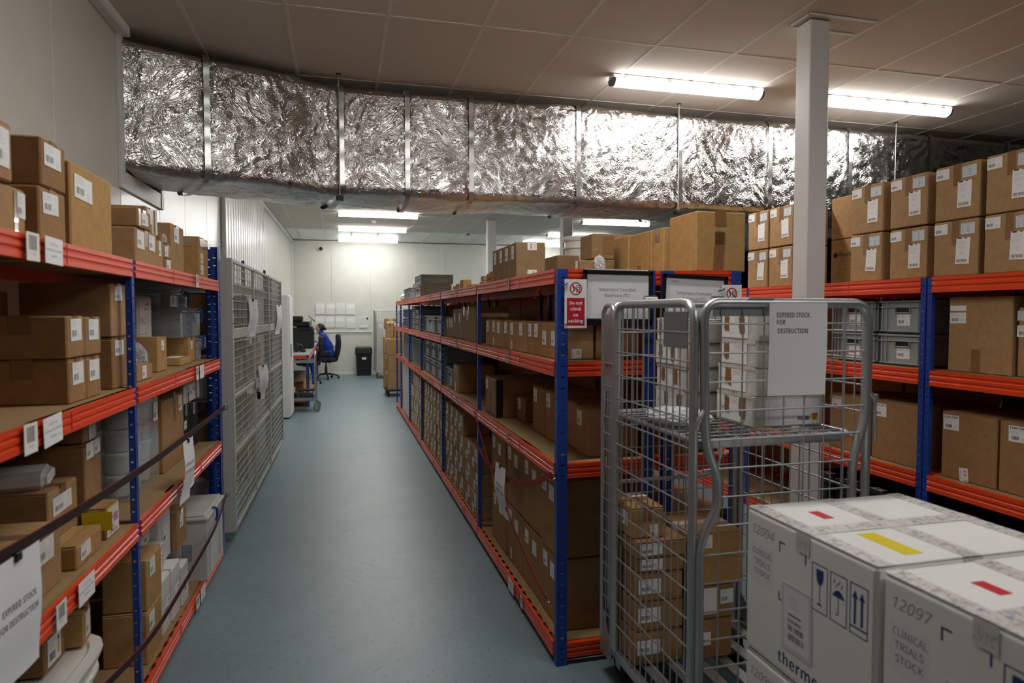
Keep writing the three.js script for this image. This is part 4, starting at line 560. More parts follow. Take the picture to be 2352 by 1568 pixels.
// ---------- elastic straps and hanging notices, left ----------
function strap(name, label, fr, pts, w, th, rep, group) {
  const o = thing(name, label, 'strap', [0, 0, 0], 0, group, fr); const c = new THREE.CatmullRomCurve3(pts.map((p) => V(...p)), false, 'centripetal'); const N = 60, P = [], U = [], I = []; const a = V(0, 0, 0), t = V(0, 0, 0), up = V(0, 1, 0);
  for (let i = 0; i <= N; i++) { c.getPointAt(i / N, a); c.getTangentAt(i / N, t); const s = V(0, 0, 0).crossVectors(t, up).normalize(), u = V(0, 0, 0).crossVectors(s, t).normalize(); const L = i / N * rep;[[w / 2, -th / 2], [w / 2, th / 2], [-w / 2, th / 2], [-w / 2, -th / 2], [w / 2, -th / 2]].forEach(([p, q], j) => { P.push(a.x + u.x * p + s.x * q, a.y + u.y * p + s.y * q, a.z + u.z * p + s.z * q); U.push(L, j * 0.25); }); }
  for (let i = 0; i < N; i++) for (let j = 0; j < 4; j++) { const k = i * 5 + j; I.push(k, k + 1, k + 5, k + 5, k + 1, k + 6); }
  let g = new THREE.BufferGeometry(); g.setAttribute('position', new THREE.Float32BufferAttribute(P, 3)); g.setAttribute('uv', new THREE.Float32BufferAttribute(U, 2)); g.setIndex(I); g = g.toNonIndexed(); g.computeVertexNormals();
  mesh('webbing', g, M.cordM ??= std('#ffffff', 0.85, 0, { map: T.cord }), o);
  for (const k of [0, pts.length - 1]) { const [x, y, z] = pts[k], s = k ? -1 : 1; mesh('wire_hook', tube([V(x, y + 0.02, z + 0.01 * s), V(x + 0.012, y + 0.012, z), V(x + 0.014, y - 0.012, z - 0.01 * s), V(x - 0.005, y - 0.02, z - 0.02 * s), V(x - 0.02, y - 0.012, z - 0.02 * s)], 0.0025, 6, null), M.chrome, o); }
  return o;
}
strap('elastic_strap', 'dark red elastic strap stretched across the third shelf of the left rack', 'L', [[-0.806, 1.005, -4.66], [-0.79, 1.015, -3.6], [-0.785, 1.02, -2.9], [-0.79, 1.05, -1.9], [-0.805, 1.1, -1.16]], 0.028, 0.004, 130);
strap('elastic_strap', 'dark red elastic strap sagging across the bottom shelf of the left rack', 'L', [[-0.806, 0.43, -4.66], [-0.772, 0.385, -4.1], [-0.775, 0.35, -3.5], [-0.785, 0.33, -2.9], [-0.79, 0.40, -2.4], [-0.805, 0.62, -1.16]], 0.026, 0.004, 110);
function notice(name, label, fr, [x, y, z], w, h, turn, tex, curl = 0.01, clip = true, group) {     // sheet hung by its top edge
  const o = thing(name, label, 'sign', [x, y, z], turn, group, fr); const g = new THREE.PlaneGeometry(w, h, 8, 16), p = g.attributes.position; for (let i = 0; i < p.count; i++) { const t = 0.5 - p.getY(i) / h; p.setZ(i, curl * Math.sin(t * 5) * t + curl * 0.5 * Math.sin(p.getX(i) / w * 4)); p.setY(i, p.getY(i) - h / 2); } g.computeVertexNormals();
  const b = g.clone(); b.translate(0, 0, -0.0006); const bi = b.index.array; for (let i = 0; i < bi.length; i += 3) { const q = bi[i]; bi[i] = bi[i + 1]; bi[i + 1] = q; } b.computeVertexNormals();
  mesh('paper_sheet', g, print(tex, 0.7), o); mesh('sheet_back', b, M.paper, o);
  if (clip) mesh('bulldog_clip', merge([cbx(-0.014, 0.014, -0.016, 0.006, -0.006, 0.006, 0.002)]), M.blackGloss, o);
  return o;
}
notice('hanging_notice', 'white EXPIRED STOCK FOR DESTRUCTION sheet hanging in the left foreground', 'L', [-0.772, 1.05, -1.785], 0.212, 0.3, Math.PI / 2, 'expired2', 0.008);
notice('hanging_notice', 'narrow looking curled white sheet hung on the left rack strap', 'L', [-0.765, 1.015, -3.46], 0.21, 0.3, Math.PI / 2 + 0.1, 'expired2', 0.02);

// ---------- caged rack behind the mesh doors ----------
const LC = [1.86, 1.47, 1.02, 0.6, 0.14];
rack({ n: 'caged_rack', l: 'galvanised shelf rack with blue uprights locked behind the wire mesh doors', fr: 'L', faceX: -0.9, backX: -1.43, zs: [-4.86, -6.25, -7.75, -8.3], Hs: [2.05, 2.08, 2.09, 2.05], o: 1, H: 2.05, levels: LC, bh: 0.07, beamM: M.galv, bd: M.galv, end: false, ticks: [] });
{
  const spots = [[4, -4.92, -5.35, 0.34], [4, -5.4, -5.75, 0.28], [4, -6.35, -6.8, 0.3], [4, -7.0, -7.3, 0.36], [3, -4.95, -5.3, 0.3], [3, -5.36, -5.6, 0.22], [3, -5.7, -6.1, 0.3], [3, -6.4, -6.7, 0.32], [3, -6.9, -7.25, 0.2], [2, -4.95, -5.25, 0.3], [2, -5.3, -5.72, 0.33], [2, -6.35, -6.6, 0.2], [2, -6.66, -6.9, 0.34], [2, -7.1, -7.5, 0.28], [1, -4.95, -5.3, 0.28], [1, -5.34, -5.65, 0.3], [1, -5.7, -6.05, 0.24], [1, -6.4, -6.75, 0.31], [1, -6.85, -7.2, 0.27], [1, -7.3, -7.6, 0.2], [0, -5.0, -5.3, 0.1]];
  const lvl = ['top', 'second', 'middle', 'fourth', 'bottom'];
  const cnt = {};
  for (const [k, a, b, h] of spots) { cnt[k] = (cnt[k] ?? 0) + 1; if (k === 0) continue; cl({ l: `${ORD[cnt[k] - 1]} carton from the near end on the ${lvl[k]} shelf behind the mesh doors`, g: 'cartons behind the mesh doors', x: [-1.25, -0.93 - 0.04 * rnd()], y: [LC[k], LC[k] + h], z: [a, b], m: pick([M.card[0], M.card[2], M.card[3], M.cardWhite]), lab: [LB('+x', 0.4, 0.3, 0.08, 0.08)] }); }
}
{ // mesh doors
  const o = thing('mesh_security_door', 'tall grey wire mesh security doors closing off the left aisle bays', 'door', [0, 0, 0], 0, undefined, 'L'); const X = -0.79, y0 = 0.09, y1 = 2.0;
  const post = (z0, z1, t = 0.03) => mesh('frame_post', cbx(X - t, X, y0, y1, z0, z1, 0.003), M.gatePaint, o);
  post(-4.97, -4.93, 0.06); post(-6.03, -6.0, 0.02); post(-7.06, -7.03); post(-7.11, -7.08); post(-8.33, -8.29);
  mesh('side_gusset', merge([extr([[0, 0], [0.05, 0], [0.05, 1.9], [0.02, 1.98], [0, 1.86]], 0.003).translate(X - 0.08, y0, -4.93)]), M.gatePaint, o);
  for (const y of [y0, 0.62, 1.02, 1.44, y1 - 0.025]) { const h = y === 1.44 ? 0.07 : 0.025; mesh('frame_rail', merge([cbx(X - 0.02, X - 0.004, y, y + h, -7.06, -4.95, 0.002), cbx(X - 0.02, X - 0.004, y, y + h, -8.31, -7.1, 0.002)]), M.gatePaint, o); }
  for (const [za, zb] of [[-6.0, -4.97], [-7.03, -6.03], [-8.29, -7.11]]) {
    const g = []; const w = 0.0022; for (let y = y0 + 0.05; y < y1 - 0.02; y += 0.058) g.push(cbx(X - 0.012, X - 0.012 + w * 2, y - w, y + w, za, zb, 0)); for (let z = za + 0.05; z < zb; z += 0.058) g.push(cbx(X - 0.0165, X - 0.0121, y0, y1, z - w, z + w, 0));
    const m = mesh('wire_mesh', merge(g), M.gatePaint, o); m.userData.kind = 'stuff';
  }
  for (const y of [0.35, 0.45, 1.55, 1.63, 1.72]) mesh('bolt', (() => { const c = cyl(0.006, 0.006, 0.008, 8); c.rotateZ(Math.PI / 2); return c.translate(X + 0.003, y, -4.95); })(), std('#7a4a34', 0.7), o);
  mesh('hasp', merge([cbx(X, X + 0.012, 0.98, 1.06, -6.08, -5.99, 0.003)]), M.gatePaint, o);
}
{ const o = thing('padlock', 'black combination padlock hanging on the mesh door hasp', 'padlock', [-0.768, 0.93, -6.03], 0, undefined, 'L'); mesh('body', cbx(-0.012, 0.012, -0.045, 0.02, -0.02, 0.02, 0.003), M.blackGloss, o); mesh('shackle', tube([V(0, 0.015, -0.013), V(0, 0.05, -0.013), V(0, 0.06, 0), V(0, 0.05, 0.013), V(0, 0.015, 0.013)], 0.004, 8, null), M.chrome, o); for (let i = 0; i < 3; i++) mesh('dial', (() => { const c = cyl(0.014, 0.014, 0.01, 12); return c.translate(0.002, -0.03 + i * 0.014, 0); })(), M.rubber, o); }
notice('door_notice', 'white sheet clipped high on the first mesh door panel', 'L', [-0.765, 1.73, -5.74], 0.21, 0.3, Math.PI / 2 - 0.1, 'form', 0.02);
notice('door_notice', 'white printed sheet clipped high on the last mesh door panel', 'L', [-0.765, 1.71, -7.75], 0.3, 0.32, Math.PI / 2, 'form', 0.02);
notice('door_notice', 'white form with green clip hanging beside the padlock', 'L', [-0.755, 1.16, -6.22], 0.21, 0.3, Math.PI / 2 - 0.1, 'form', 0.03, true);
{ const o = thing('white_cabinet', 'tall slim white cabinet end just beyond the mesh doors', 'cabinet', [-1.14, 0, -10.95], 0, undefined, 'L'); mesh('carcass', cbx(-0.23, 0.22, 0.02, 1.9, -0.28, 0.28, 0.006), M.white, o); mesh('door', cbx(0.22, 0.24, 0.04, 1.88, -0.27, 0.27, 0.003), M.white, o); mesh('handle', cbx(0.24, 0.255, 0.95, 1.15, 0.2, 0.22, 0.003), M.chrome, o); mesh('warning_sticker', cbx(0.24, 0.2415, 0.84, 0.94, 0.1, 0.2, 0), M.yellow, o); mesh('plinth', cbx(-0.22, 0.2, 0, 0.02, -0.26, 0.26, 0.002), M.dark, o); }

// ---------- aisle rack, right of the aisle ----------
['first', 'second', 'third', 'fourth'].forEach((k, i) => { const e = [-4.271, -4.1, -3.957, -3.808, -3.668], last = i === 3; carton({ n: 'slim_carton', l: `${k} from the far end of the four tall slim cartons on the aisle rack top`, g: 'four slim cartons on the aisle rack top', x: [0.98, 1.155], y: [1.82, 2.025], z: [e[i], e[i + 1]], m: M.cardGrey[i % 2], tape: false, lab: [LB('-x', 0.42, 0.27, 0.055, 0.075, 'ship2'), ...(last ? [['+z', 0.54, 0.1, 0.055, 0.05, 'mLabel', 0], ['+z', 0.54, 0.88, 0.055, 0.045, 'oLabel', 0]] : [])] }); });
{
  const sm = [[-4.56, -4.47, 1.0, 0.028, 0, 'low carton below'], [-4.46, -4.38, 1.0, 0.032, 0, 'low front carton below'], [-4.55, -4.47, 1.0, 0.045, 0.0295, 'left upper carton of'], [-4.465, -4.385, 1.0, 0.05, 0.0335, 'right upper carton of']];
  for (const [a, b, x, h, dy, t] of sm) carton({ n: 'small_carton', l: `${t} the four tiny cartons next to the slim cartons`, x: [x, x + 0.09], y: [1.82 + dy, 1.82 + dy + h], z: [a, b], m: M.cardLight[0], tape: false, flaps: false });
  carton({ n: 'small_carton', l: 'tiny carton, upper of two beyond the four tiny cartons', x: [1.0, 1.09], y: [1.851, 1.888], z: [-4.74, -4.66], m: M.cardLight[0], tape: false, flaps: false });
  carton({ n: 'small_carton', l: 'tiny flat carton, lower of two beyond the four tiny cartons', x: [1.0, 1.1], y: [1.82, 1.85], z: [-4.79, -4.64], m: M.cardLight[0], tape: false, flaps: false });
  carton({ n: 'small_carton', l: 'largest pale carton between the grey crates and the tiny cartons', x: [1.0, 1.075], y: [1.82, 1.9], z: [-5.6, -5.46], m: M.cardLight[0], flaps: false });
  carton({ n: 'small_carton', l: 'narrow pale carton left of the largest pale carton on rack top', x: [1.0, 1.06], y: [1.82, 1.876], z: [-5.81, -5.67], m: M.cardLight[1], tape: false, flaps: false });
  carton({ n: 'small_carton', l: 'reddish little carton nearest the two stacked grey crates on top', x: [1.0, 1.05], y: [1.82, 1.862], z: [-5.95, -5.85], m: M.cardPink, tape: false, flaps: false });
  carton({ n: 'small_carton', l: 'low pale carton right of the largest pale carton on rack top', x: [1.02, 1.1], y: [1.82, 1.852], z: [-5.36, -5.2], m: M.cardLight[0], tape: false, flaps: false });
}
tote({ l: 'grey crate, lower of the two wide stacked ones on the rack top', x: [0.98, 1.38], y: [1.82, 1.968], z: [-8.95, -8.25] });
tote({ l: 'grey crate, upper of the two wide stacked ones on the rack top', x: [0.98, 1.39], y: [1.969, 2.098], z: [-8.9, -8.2] });
for (const [k, a, b] of [['near', -9.9, -9.5], ['far', -10.4, -9.95]]) tote({ l: `${k} one of two grey crates under a small carton on the far rack top`, x: [0.98, 1.38], y: [1.82, 1.985], z: [a, b], style: 'ribbed' });
carton({ n: 'small_carton', l: 'small brown carton sitting on grey crates at the far rack top', x: [1.05, 1.3], y: [1.986, 2.04], z: [-9.75, -9.55], m: M.card[0], tape: false });
{ const o = thing('clear_plastic_bag', 'translucent white bag with blue mark at the far end of rack top', 'bag', [1.13, 1.8205, -11.0]); lump(o, 'bag', M.bagMilky, 0, 0.06, 0, 0.14, 0.06, 0.2, 0.3, 2, 9); mesh('blue_mark', at(cb(0.002, 0.03, 0.05, 0), -0.13, 0.08, 0.02), M.lidBlue, o); lump(o, 'contents', M.paper, 0, 0.035, 0, 0.1, 0.034, 0.15, 0.2, 3, 2); }
// top of the back-to-back rack
carton({ l: 'big tan carton with brown tape at the rack end, biggest on top', x: [1.655, 1.925], y: [1.82, 2.108], z: [-3.14, -2.87], m: M.cardLight[1], tape: false, strip: [['+z', 0.48, 0.10, 0.058, 0.075, M.tape, 0.02], ['+z', 0.46, 0.66, 0.052, 0.19, M.tape, -0.06], ['+z', 0.47, 0.45, 0.05, 0.06, M.tape, 0.03]] });
['third', 'second', 'first'].forEach((k, i) => { const e = [[-3.85, -3.56], [-3.55, -3.28], [-3.272, -3.15]][i]; carton({ l: `${k} plain tan carton from the big one in the rack top row`, g: 'plain cartons behind the big carton', x: [1.62 + i * 0.005, 1.86], y: [1.82, [2.07, 2.065, 2.065][i]], z: e, m: M.cardLight[i % 2], tape: false, strip: i === 1 ? [['-x', 0.45, 0.88, 0.04, 0.07, M.tape]] : i === 2 ? [['-x', 0.4, 0.14, 0.05, 0.07, M.tape]] : [] }); });
carton({ l: 'pinkish carton at the far end of the plain carton row on top', x: [1.62, 1.86], y: [1.82, 2.11], z: [-4.04, -3.86], m: M.cardPink, tape: false });
carton({ l: 'carton raised on a smaller one beside the white bucket', x: [1.42, 1.56], y: [1.932, 2.08], z: [-3.82, -3.62], m: M.cardGrey[0], tape: false, strip: [['+z', 0.7, 0.45, 0.06, 0.1, M.tape]] });
carton({ n: 'small_carton', l: 'low carton under the raised one beside the white bucket', x: [1.42, 1.56], y: [1.82, 1.93], z: [-3.8, -3.61], m: M.cardGrey[1], tape: false });
carton({ n: 'small_carton', l: 'little carton with white strip in front of the white bucket', x: [1.3, 1.39], y: [1.82, 1.915], z: [-3.6, -3.5], m: M.cardGrey[0], tape: false, strip: [['-x', 0.5, 0.5, 0.035, 0.09, M.paper]] });
{ const o = thing('clear_plastic_bag', 'shiny clear plastic wrapped pack between cartons on the rack top', 'bag', [1.44, 1.8205, -3.56]); lump(o, 'bag', M.bagMilky, 0, 0.06, 0, 0.03, 0.06, 0.035, 0.4, 5, 7); lump(o, 'contents', M.pink, 0, 0.03, 0, 0.018, 0.02, 0.02, 0.2, 3, 2); }
carton({ l: 'brown carton left of the white bucket on the rack top', x: [1.35, 1.5], y: [1.82, 1.99], z: [-4.31, -4.04], m: M.cardGrey[0], tape: false });
pail({ l: 'tall white bucket with wire handle among the rack top cartons', x: 1.66, y: 1.8205, z: -4.42, r: 0.13, h: 0.33, bail: true, turn: -0.6 });
pail({ l: 'small white lidded tub far behind the four slim cartons', x: 1.66, y: 1.8205, z: -5.0, r: 0.1, h: 0.22, sq: 2 });
// second shelf
{
  const e = [-4.549, -4.37, -4.216, -4.049, -3.895, -3.692, -3.516, -3.368, -3.231, -3.08, -2.95];
  for (let i = 0; i < 10; i++) carton({ n: 'slim_carton', l: `${ORD[i]} from the far end of the ten labelled cartons, second shelf nearest bay`, g: 'ten labelled cartons on the second aisle shelf', x: [0.99 + rr(0, 0.012), 1.17], y: [1.40, 1.578 + rr(-0.004, 0.004)], z: [e[i], e[i + 1]], m: M.card[[0, 2, 0, 1][i % 4]], tape: false, lab: [LB('-x', i > 7 ? 0.35 : 0.4, i > 7 ? 0.45 : 0.27, 0.06, 0.07, 'ship2'), ...(i === 1 || i === 4 ? [LB('-x', 0.4, 0.82, 0.03, 0.05, 'strip')] : []), ...(i === 9 ? [['+z', 0.5, 0.84, 0.05, 0.045, 'oLabel', 0], ['+z', 0.5, 0.08, 0.05, 0.03, 'poster', 0]] : [])] });
  carton({ l: 'carton tucked behind the ten labelled ones at the rack end', x: [1.18, 1.4], y: [1.40, 1.585], z: [-3.2, -2.95], m: M.card[1], tape: false, lab: [LB('+z', 0.3, 0.8, 0.04, 0.05, 'strip')] });
  carton({ l: 'carton behind the mesh trolley on the second back shelf', x: [1.5, 1.8], y: [1.40, 1.6], z: [-3.25, -2.95], m: M.cardPink });
  carton({ l: 'carton on the third back shelf right of the mid upright', x: [1.5, 1.84], y: [0.935, 1.2], z: [-3.3, -2.95], m: M.card[1] });
}
['first', 'second', 'third', 'fourth', 'fifth', 'sixth'].forEach((k, i) => { const a = [[-6.28, -6.13, 0.182], [-6.12, -5.99, 0.184], [-5.985, -5.9, 0.185], [-5.89, -5.66, 0.255], [-5.65, -5.43, 0.258], [-5.42, -4.89, 0.27]][i]; carton({ n: 'slim_carton', l: `${k} carton from the far end in the mixed row, second shelf second bay`, g: 'mixed row on the second shelf', x: [0.99, 1.25], y: [1.40, 1.40 + a[2]], z: [a[0], a[1]], m: M.cardGrey[i % 2], tape: false, flaps: false, lab: [LB('-x', 0.4, i === 5 ? 0.25 : 0.3, 0.055, 0.075, 'ship2')], strip: i === 5 ? [['-x', 0.5, 0.1, 0.02, 0.06, M.bagClear], ['-x', 0.12, 0.12, 0.06, 0.07, M.bagClear]] : [] }); });
const toteC = (l, z, y, extra = {}) => tote({ l, x: [0.985, 1.4], y, z, ...extra });
toteC('wide grey crate on the second shelf of the third bay', [-7.9, -7.01], [1.40, 1.592], { lab: [0.6, 0.5, 0.05, 0.08, 'ship2'] });
toteC('narrower grey crate beside the wide one on second shelf of third bay', [-7.0, -6.4], [1.40, 1.594]);
toteC('lower left grey crate in the fourth bay of the second shelf', [-9.36, -8.95], [1.40, 1.537]);
toteC('lower middle grey crate in the fourth bay of the second shelf', [-8.94, -8.5], [1.40, 1.535]);
toteC('lower right grey crate in the fourth bay of the second shelf', [-8.49, -8.05], [1.40, 1.59]);
toteC('upper left grey crate in the fourth bay of the second shelf', [-9.36, -8.95], [1.539, 1.72]);
toteC('upper middle grey crate in the fourth bay of the second shelf', [-8.94, -8.5], [1.537, 1.665]);
toteC('lower dark grey crate in the fifth bay of the second shelf', [-10.66, -9.5], [1.40, 1.545], { style: 'ribbed', m: M.toteDark });
toteC('upper dark grey crate in the fifth bay of the second shelf', [-10.66, -9.5], [1.546, 1.68], { style: 'ribbed', m: M.toteDark });
// third shelf
carton({ l: 'battered carton bound with black tape on the third shelf, nearest bay', x: [0.985, 1.4], y: [0.935, 1.19], z: [-4.52, -4.2], m: M.card[1], along: 'z', tm: M.tapeBlack, drop: 0.0, tape: false, lab: [LB('-x', 0.16, 0.2, 0.06, 0.07, 'ship2')], strip: [['-x', 0.47, 0.45, 0.035, 0.05, M.tapeBlack], ['-x', 0.47, 0.83, 0.04, 0.07, M.tapeBlack], ['-x', 0.5, 0.965, 0.31, 0.016, M.tapeBlack], ['+z', 0.06, 0.5, 0.045, 0.24, M.tapeBlack], ['-x', 0.95, 0.5, 0.02, 0.24, M.tapeBlack], ['-x', 0.5, 0.03, 0.3, 0.014, M.tapeClear]] });
carton({ n: 'small_carton', l: 'small carton standing alone on the third shelf of the nearest bay', x: [1.12, 1.28], y: [0.935, 1.085], z: [-4.18, -3.98], m: M.card[3], tape: false, lab: [LB('-x', 0.35, 0.3, 0.06, 0.07, 'ship2')] });
carton({ l: 'tall carton left of its twin on the third shelf near the end upright', x: [1.1, 1.36], y: [0.935, 1.2], z: [-3.745, -3.506], m: M.card[1], tape: false, lab: [LB('-x', 0.25, 0.2, 0.07, 0.075, 'ship2')] });
carton({ l: 'tall carton right of its twin on the third shelf near the end upright', x: [1.1, 1.36], y: [0.935, 1.2], z: [-3.498, -3.31], m: M.card[0], tape: false, lab: [LB('-x', 0.3, 0.2, 0.07, 0.075, 'ship2')] });
carton({ l: 'lower carton behind the end upright on the third shelf', x: [1.15, 1.4], y: [0.935, 1.17], z: [-3.29, -3.14], m: M.card[2], tape: false });
carton({ l: 'labelled carton at the rack end beside the mesh trolley, third shelf', x: [1.14, 1.4], y: [0.935, 1.165], z: [-3.13, -2.94], m: M.card[2], tape: false, lab: [LB('-x', 0.35, 0.24, 0.065, 0.075, 'ship2')] });
toteC('single grey crate beside the plastic wrapped carton on the third shelf', [-6.28, -5.9], [0.935, 1.115], { lab: [0.62, 0.5, 0.05, 0.07, 'ship2'] });
carton({ l: 'brown carton wrapped in clear film on the third shelf, second bay', x: [0.985, 1.3], y: [0.935, 1.17], z: [-5.86, -5.6], m: M.card[0], tm: M.bagClear, tw: 0.1, lab: [LB('-x', 0.4, 0.8, 0.05, 0.08, 'strip')] });
for (const [k, a, b] of [['left', -7.93, -7.47], ['middle', -7.46, -6.98], ['right', -6.97, -6.4]]) for (const [q, y0, y1] of [['upper', 1.122, 1.305], ['lower', 0.935, 1.121]]) toteC(`${q} ${k} grey labelled crate of six on the third shelf, third bay`, [a, b], [y0, y1], { lab: [0.5, 0.5, 0.06, 0.08, 'ship2'] });
toteC('tall ribbed grey crate filling the fourth bay of the third shelf', [-9.3, -8.05], [0.935, 1.29], { style: 'ribbed' });
toteC('tall ribbed grey crate filling the fifth bay of the third shelf', [-10.6, -9.5], [0.935, 1.31], { style: 'ribbed' });
// bottom shelf
['first', 'second', 'third', 'fourth'].forEach((k, i) => { const e = [[-4.4, -4.02], [-4.01, -3.64], [-3.63, -3.265], [-3.255, -2.96]][i]; for (const [q, y0, y1] of [['upper', 0.45, 0.832], ['lower', 0.10, 0.447]]) carton({ l: `${q} row ${k} large carton from the far end, bottom shelf nearest bay`, g: 'large cartons on the bottom shelf', x: [1.0 + rr(0, 0.012), 1.4], y: [y0, y1 - rr(0, 0.01)], z: e, m: M.card[1], tape: false, lab: [LB('-x', 0.22, q === 'upper' ? 0.17 : 0.2, 0.07, 0.075, 'ship2'), LB('-x', 0.62, q === 'upper' ? 0.23 : 0.26, 0.075, 0.075, 'form'), ...(i === 1 && q === 'lower' ? [LB('-x', 0.3, 0.85, 0.04, 0.07, 'strip')] : [])], strip: i === 3 ? [['+z', 0.85, 0.8, 0.03, 0.06, M.tape]] : [] }); });
{ // small labelled cartons in rows
  const grid = (bay, edges, rows, y00, rowH, skip = []) => { for (let r = 0; r < rows; r++) for (let i = 0; i < edges.length - 1; i++) { if (skip.includes(r * 100 + i)) continue; const h = rowH * rr(0.985, 1); carton({ n: 'labelled_carton', l: `${ORD[i]} from the far end, ${ORD[r]} row up, small labelled carton, ${bay} bay`, g: `small labelled cartons in the ${bay} bay bottom shelf`, x: [0.972 + rr(0, 0.012), 1.2], y: [y00 + r * rowH, y00 + r * rowH + h], z: [edges[i], edges[i + 1] - 0.002], m: M.card[(i + r) % 3], tape: r === rows - 1, flaps: false, along: 'z', tw: 0.03, drop: 0.02, tm: M.tapeClear, lab: [['-x', 0.68 + rr(-0.04, 0.04), 0.3, 0.065, 0.09, 'strip', 0], ['-x', 0.4, 0.68, 0.06, 0.07, 'strip', 0]] }); } };
  grid('second', [-6.28, -6.06, -5.83, -5.58, -5.32, -5.02, -4.72], 4, 0.10, 0.172, [304, 305]);
  grid('third', [-7.92, -7.66, -7.4, -7.15, -6.9, -6.66, -6.4], 4, 0.10, 0.177);
  grid('fourth', [-9.35, -9.12, -8.9, -8.66, -8.44, -8.1], 4, 0.10, 0.177, [300]);
}
['lower near', 'upper near', 'lower far', 'upper far'].forEach((k, i) => carton({ n: 'white_carton', l: `${k} plain white carton in the fifth bay of the bottom shelf`, x: [0.975, 1.3], y: [i % 2 ? 0.47 : 0.10, i % 2 ? 0.84 : 0.468], z: i < 2 ? [-10.0, -9.5] : [-10.6, -10.05], m: M.cardWhite, tape: false }));
carton({ n: 'small_carton', l: 'small brown carton, lower of two at the far rack end floor level', x: [0.99, 1.2], y: [0.10, 0.3], z: [-11.35, -11.0], m: M.card[0] });
carton({ n: 'small_carton', l: 'small brown carton, upper of two at the far rack end floor level', x: [1.0, 1.2], y: [0.302, 0.42], z: [-11.3, -11.05], m: M.card[2] });
// straps and sheet on the near end of the aisle rack
strap('elastic_strap', 'dark red elastic strap drooping across the nearest aisle rack bay', null, [[0.925, 0.72, -4.6], [0.925, 0.64, -4.1], [0.925, 0.68, -3.6], [0.925, 0.76, -3.2], [0.93, 0.885, -2.86]], 0.03, 0.003, 20);
strap('elastic_strap', 'thin dark red cord running diagonally down the nearest aisle rack bay', null, [[0.918, 0.93, -4.58], [0.912, 0.73, -4.2], [0.912, 0.5, -3.6], [0.912, 0.36, -3.15], [0.918, 0.3, -2.9]], 0.012, 0.005, 150);
notice('hanging_notice', 'curled white EXPIRED STOCK sheet hanging on the aisle rack strap', null, [0.9, 0.74, -3.72], 0.2, 0.3, -Math.PI / 2 + 0.15, 'expired2', 0.022);
// signs on the rack end
function climbSign(label, x, y, z) { const o = thing('warning_sign', label, 'sign', [x, y, z]); mesh('sign_board', cbx(-0.053, 0.053, -0.11, 0.11, -0.001, 0.001, 0), M.white, o); const g = new THREE.BoxGeometry(0.104, 0.216, 0.001); const m = mesh('sign_face', g, print('climb', 0.4), o); m.position.z = 0.0016; for (const [a, b] of [[-0.052, 0.085], [-0.052, -0.095]]) mesh('cable_tie', tube([V(a + 0.012, b + 0.008, 0.004), V(a, b, 0.006), V(a - 0.02, b - 0.004, 0.0)], 0.0025, 6, null), M.black, o); }
climbSign('red and white Do not climb on racking sign fully visible on the rack end', 1.03, 1.662, -2.822);
climbSign('second Do not climb on racking sign half hidden behind the mesh trolley', 1.82, 1.645, -2.822);
function boardSign(label, x, y, z, tex, tilt) { const o = thing('framed_sign', label, 'sign', [x, y, z]); o.rotation.z = tilt; mesh('frame', merge([cbx(-0.172, 0.172, 0.105, 0.125, 0, 0.012, 0.003), cbx(-0.172, 0.172, -0.125, -0.095, 0, 0.012, 0.003), cbx(-0.172, -0.152, -0.125, 0.125, 0, 0.012, 0.003), cbx(0.152, 0.172, -0.125, 0.125, 0, 0.012, 0.003), cbx(-0.16, 0.16, -0.115, 0.115, 0, 0.003, 0)]), M.blackGloss, o); const m = mesh('sign_sheet', new THREE.BoxGeometry(0.304, 0.2, 0.001), print(tex, 0.45), o); m.position.set(0, 0.005, 0.004); }
boardSign('black framed Temperature Controlled Warehouse sign on the left of the rack end', 1.238, 1.69, -2.835, 'tc1', -0.012);
boardSign('black framed Temperature Controlled Warehouse sign with small purple logo, right one', 1.628, 1.675, -2.835, 'tc2', -0.035);
{ const o = thing('paper_sheet', 'white sheet edge showing above the left framed sign', 'paper', [1.23, 1.79, -2.838]); mesh('sheet', cbx(-0.15, 0.16, 0, 0.03, -0.001, 0.001, 0), M.paper, o); }

